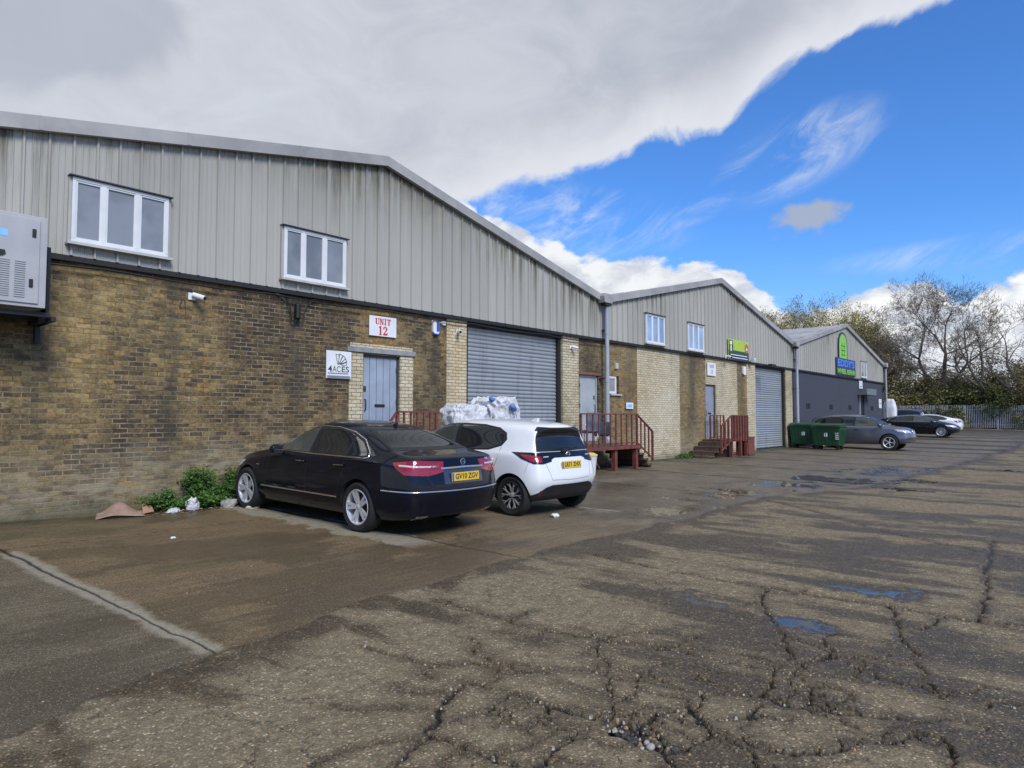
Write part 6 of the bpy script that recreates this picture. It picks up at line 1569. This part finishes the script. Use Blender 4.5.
# ------------------------------------------------------------------ palisade fence at the back
def fence():
    t = thing('palisade_fence', 'grey steel palisade fence with pointed pales along the back of the yard', 'fence', (0, 0, 0))
    A = Vector((80.5, 27, 0)); Bp = Vector((88.5, -13, 0)); L = (Bp-A).length; d = (Bp-A)/L; n = int(L/2.75)
    nrm = Vector((-d.y, d.x, 0))*-1
    for i in range(n):
        p0 = A+d*2.75*i; z = g0(p0.x, p0.y)
        MB().box(-.05, -.05, 0, .05, .05, 2.35).obj('post', M['galv'], t).location = (p0.x, p0.y, z)
        pm = MB()
        for k in range(18):
            q = p0+d*(.08+k*.150)+nrm*.06; w = .034; zb = z+.06; zt = z+2.42+.012*math.sin(k*5+i)
            a0 = q-d*w; a1 = q+d*w; m0 = q-nrm*.02
            pm.add([(a0.x,a0.y,zb),(m0.x,m0.y,zb),(a1.x,a1.y,zb),(a0.x,a0.y,zt-.12),(m0.x,m0.y,zt-.12),(a1.x,a1.y,zt-.12),(q.x-d.x*w*.9,q.y-d.y*w*.9,zt),(m0.x,m0.y,zt-.06),(q.x+d.x*w*.9,q.y+d.y*w*.9,zt)], [(0,1,4,3),(1,2,5,4),(3,4,7,6),(4,5,8,7)])
        pm.obj('pale_panel', M['galv'], t, fixn=False)
        r = MB()
        for zz in (.45, 1.95): r.bar(p0+Vector((0, 0, z+zz)), p0+d*2.75+Vector((0, 0, z+zz)), .05, .05)
        r.obj('rail', M['galv'], t)
fence()

# ------------------------------------------------------------------ trees
def grow(mb, p, d, L, r, depth, rnd, tips, spread=.55, up=.12, gnarl=.25, segs=4, ratio=.72, nb=(2, 3), minr=.008, side=True):
    pts = [p]; rs = [r]; dd = d.copy()
    for i in range(segs):
        dd = (dd+Vector((rnd.gauss(0, gnarl), rnd.gauss(0, gnarl), rnd.gauss(0, gnarl*.6)+up))*.35).normalized()
        p = p+dd*L/segs; pts.append(p); rs.append(max(minr, r*(1-.42*(i+1)/segs)))
        if side and depth > 0 and i > 0 and rnd.random() < .55:
            a = Vector((rnd.gauss(0, 1), rnd.gauss(0, 1), rnd.gauss(0, .6))); a = (a-dd*a.dot(dd)).normalized()
            grow(mb, p, (dd*.55+a*.85).normalized(), L*ratio*rnd.uniform(.5, .85), max(minr, rs[-1]*.5), depth-1, rnd, tips, spread, up, gnarl, segs, ratio, nb, minr, side)
    mb.tube(pts, rs, 6 if r > .08 else (4 if r > .03 else 3), cap=False)
    if depth <= 0: tips.append(pts[-1]); tips.append(pts[-2]); return
    for k in range(rnd.randint(*nb)):
        a = Vector((rnd.gauss(0, 1), rnd.gauss(0, 1), rnd.gauss(0, .7))); a = (a-dd*a.dot(dd)).normalized()
        grow(mb, pts[-1], (dd+a*spread*rnd.uniform(.6, 1.3)).normalized(), L*ratio*rnd.uniform(.8, 1.15), max(minr, rs[-1]*.72), depth-1, rnd, tips, spread, up, gnarl, segs, ratio, nb, minr, side)

def bare_tree(label, x, y, h, seed, leafn=0, leafm=('twigleaf',), trunks=1, spread=.6, ls=.11, lean=0., name='bare_tree', depth=5, minr=.009, cat='tree', clear=.22, group='trees beyond the fence'):
    rnd = random.Random(seed); t = thing(name, label, cat, (x, y, g0(x, y)-.1), 0, group)
    tips = []; tr = MB(); br = MB()
    for q in range(trunks):
        a = rnd.random()*2*PI; d = Vector((math.cos(a)*.22*(trunks > 1)+lean, math.sin(a)*.22*(trunks > 1), 1)).normalized(); r = h*.017/math.sqrt(trunks)+.05
        p0 = Vector((math.cos(a)*.5*(trunks > 1), math.sin(a)*.5*(trunks > 1), 0)); p1 = p0+d*h*clear; pm = (p0+p1)/2+Vector((rnd.gauss(0, .15), rnd.gauss(0, .15), 0))
        tr.tube([p0, pm, p1], [r*1.25, r*1.02, r*.9], 9, cap=False)
        for k in range(3 if trunks == 1 else 2):
            a2 = 2*PI*k/3+rnd.random(); e = Vector((math.cos(a2), math.sin(a2), 0))
            grow(br, p1-d*rnd.uniform(0, .04)*h, (d+e*(.75 if k else .18)*spread*1.3).normalized(), h*.26, r*(.62 if k else .82), depth, rnd, tips, spread, .10, .38, 4, .70, (2, 3), minr)
    zmax = max(p.z for p in tips); k = h/zmax
    for mb in (tr, br): mb.v = [(a*k, b*k, c*k) for a, b, c in mb.v]
    tr.obj('trunk', M['bark'], t, smooth=True, fixn=False); br.obj('branches', M['twig'], t, smooth=False, fixn=False)
    if leafn:
        lf = MB()
        for i in range(leafn):
            p = rnd.choice(tips)*k; s = ls*rnd.uniform(.5, 1.3); c = p+Vector((rnd.gauss(0, .22), rnd.gauss(0, .22), rnd.gauss(0, .22)))
            d = Vector((rnd.uniform(-1, 1), rnd.uniform(-1, 1), rnd.uniform(-1, 1))).normalized(); e = d.orthogonal().normalized()
            lf.add([c, c+d*s*.5+e*s*.3, c+d*s, c+d*s*.5-e*s*.3], [(0,1,2,3)], rnd.randrange(len(leafm)))
        lf.obj('crown', [M[m] for m in leafm], t, fixn=False)
    return t
bare_tree('tallest bare spreading tree beyond the fence, dark forked trunk', 86, 13.3, 17.2, 21, 500, ('bud', 'bud2'), 1, .72, .09, name='bare_tree', depth=6)
bare_tree('bare tree leaning right, next to the tallest tree', 88, 9.2, 14.2, 34, 500, ('bud', 'bud2'), 2, .7, .09, depth=4)
bare_tree('bare multi-stemmed tree at the right edge of the view', 87, 5.0, 13.8, 45, 500, ('bud', 'bud2'), 2, .7, .09, depth=4)
bare_tree('open-crowned bare tree just right of the far gable', 90, 20.0, 15.2, 52, 2500, ('yleaf', 'bud'), 2, .65, .14, depth=5)
bare_tree('yellow-green budding tree rising behind the roof of the far warehouse', 90, 22.3, 15.5, 63, 16000, ('yleaf', 'yleaf2', 'yleaf'), 3, .42, .26, name='budding_tree', depth=5)
bare_tree('broad budding tree behind the valley of the middle and far roofs', 94, 31.5, 18.5, 71, 15000, ('yleaf', 'bud', 'yleaf2'), 3, .42, .25, name='budding_tree', depth=5)
bare_tree('tall thin bare tree left of the broad budding tree', 99, 37.5, 17., 77, 3500, ('bud', 'yleaf'), 2, .6, .11, depth=5)
bare_tree('budding yellow tree behind the ridge of the far warehouse', 91, 27.3, 16.0, 83, 14000, ('yleaf', 'yleaf2'), 3, .42, .26, name='budding_tree', depth=5)
bare_tree('slender tree with yellow catkins between the far gable and the tallest tree', 88, 18.0, 12.5, 93, 8000, ('yleaf', 'bud2'), 2, .55, .18, name='budding_tree', depth=5)
bare_tree('bare tree standing outside the right edge, twigs reaching in', 86, .5, 13, 97, 1200, ('bud', 'bud2'), 1, .7, .1, depth=5)

def shrub(label, x, y, h, w_, seed, mats, n=11000, group='thicket shrubs behind the fence'):
    rnd = random.Random(seed); t = thing('thicket_shrub', label, 'shrub', (x, y, g0(x, y)), 0, group); lf = MB(); st = MB()
    cl = []
    h *= 1.15
    for i in range(22):
        a = rnd.random()*2*PI; r = rnd.uniform(0, 1)**.6*w_; z = h*rnd.uniform(.12, .95)*(1-.45*(r/w_)**2); cl.append((math.cos(a)*r, math.sin(a)*r, z, rnd.uniform(.16, .30)*h*.75))
        st.tube([(0, 0, 0), (math.cos(a)*r*.5, math.sin(a)*r*.5, z*.6), (math.cos(a)*r*1.15, math.sin(a)*r*1.15, z*1.15)], [.05, .03, .012], 4, cap=False)
        for q in range(5):
            b = rnd.random()*2*PI; st.tube([(math.cos(a)*r*.8, math.sin(a)*r*.8, z*.8), (math.cos(a)*r+math.cos(b)*.9, math.sin(a)*r+math.sin(b)*.9, z+rnd.uniform(.3, 1.5))], [.02, .008], 3, cap=False)
    for i in range(n):
        c = cl[rnd.randrange(len(cl))]
        while True:
            p = Vector((rnd.uniform(-1, 1), rnd.uniform(-1, 1), rnd.uniform(-1, 1)))
            if p.length < 1: break
        p = p*(.45+.45*p.length); s = rnd.uniform(.12, .30)
        q = Vector((c[0], c[1], c[2]))+p*c[3]*1.25
        if q.z < .02: q.z = .05
        d = Vector((rnd.uniform(-1, 1), rnd.uniform(-1, 1), rnd.uniform(-1, 1))).normalized(); e = d.orthogonal().normalized()
        lf.add([q, q+d*s*.5+e*s*.32, q+d*s, q+d*s*.5-e*s*.32], [(0,1,2,3)], rnd.choice(range(len(mats))))
    st.obj('stems', M['bark'], t, fixn=False); lf.obj('foliage', [M[m] for m in mats], t, fixn=False)
pal = {'green': ('sh1', 'sh2'), 'olive': ('sh2', 'sh3'), 'brown': ('sh3', 'sh4', 'sh2')}
lst = [(84.0,24.5,5.2,2.4,'brown'),(85.2,20.6,5.8,2.5,'olive'),(84.6,17.3,5.4,2.3,'brown'),(86.0,14.6,5.0,2.5,'olive'),(85.4,11.6,4.9,2.4,'green'),(86.6,8.6,5.3,2.5,'green'),(87.0,5.6,5.2,2.4,'brown'),(88.2,2.6,5.6,2.5,'olive'),(88.5,-.8,5.4,2.5,'green'),(89.5,-4.5,5.6,2.6,'olive'),
       (90.5,27.5,7.5,3.0,'brown'),(91,22.4,7.6,3.1,'olive'),(91,18.4,6.8,3.,'brown'),(91.5,13.8,6.6,3.,'brown'),(92,10.0,6.9,3.,'olive'),(92,6.2,6.6,3.,'brown'),(93,2.,6.9,3.,'brown'),(94,-2.5,7.,3.,'olive'),(90,32.5,8.,3.2,'brown'),(85.3,28.5,5.5,2.5,'olive')]
ords = ['brown leafless shrub', 'olive shrub', 'deep green shrub']
desc = ['behind the dark blue car', 'right of the grey building end', 'left below the slender catkin tree', 'in front of the tallest trunk', 'left below the bare leaning tree', 'under the bare leaning tree', 'under the multi-stemmed tree', 'at the right edge of the fence', 'just outside the right edge of the view', 'outside the view to the right, second along',
        'under the budding tree behind the far roof', 'under the open-crowned bare tree', 'in the back row under the catkin tree', 'in the back row behind the tallest trunk', 'in the back row between tallest and leaning trees', 'in the back row left of the multi-stemmed tree', 'in the back row behind the right edge tree', 'at the far right of the back row', 'behind the roof of the far warehouse', 'hidden low behind the far warehouse end']
for i, (x, y, h, w_, k) in enumerate(lst):
    shrub({'brown': 'brown twiggy shrub ', 'olive': 'olive green shrub ', 'green': 'deep green ivy-covered shrub '}[k]+desc[i], x, y, h, w_, 200+i, pal[k])

# loose grit along the broken asphalt
rnd = random.Random(8); gm = MB()
def grit(x, y, s):
    a = rnd.random()*PI; z = g0(x, y)+s*.25-.004; p = []
    for k in range(6):
        b = a+k*PI/3; r = s*rnd.uniform(.7, 1.15); p.append((x+math.cos(b)*r, y+math.sin(b)*r*.8, z-s*.5))
    for k in range(3):
        b = a+.5+k*2*PI/3; r = s*rnd.uniform(.35, .7); p.append((x+math.cos(b)*r, y+math.sin(b)*r*.8, z+s*rnd.uniform(.3, .7)))
    gm.add(p, [(0,1,6),(1,2,6),(2,7,6),(2,3,7),(3,4,7),(4,8,7),(4,5,8),(5,0,8),(0,6,8),(6,7,8)], rnd.choice((0, 0, 0, 1, 1, 2)))
for w, pts in CRACKS:
    for (x0, y0), (x1, y1) in zip(pts[:-1], pts[1:]):
        L = math.hypot(x1-x0, y1-y0); n = int(L*(34 if w > 2 else 14))
        if math.hypot(x0, y0) > 7: n = n//4
        for i in range(n):
            u = rnd.random(); grit(x0+(x1-x0)*u+rnd.gauss(0, .035), y0+(y1-y0)*u+rnd.gauss(0, .035), abs(rnd.gauss(.004, .0035))+.002)
for i in range(900):
    r = rnd.uniform(2.4, 8); a = TH+R(rnd.uniform(-40, 40)); grit(r*math.cos(a), r*math.sin(a), abs(rnd.gauss(.003, .002))+.002)
for i in range(45): grit(rnd.gauss(3.02, .07), rnd.gauss(1.82, .12), abs(rnd.gauss(.006, .004))+.003)
o = gm.obj('loose_grit', [M['lump'], M['stone'], M['gritb']], fixn=False); tag(o, 'loose chips and grit scattered along the cracks of the asphalt', 'grit', kind='stuff')
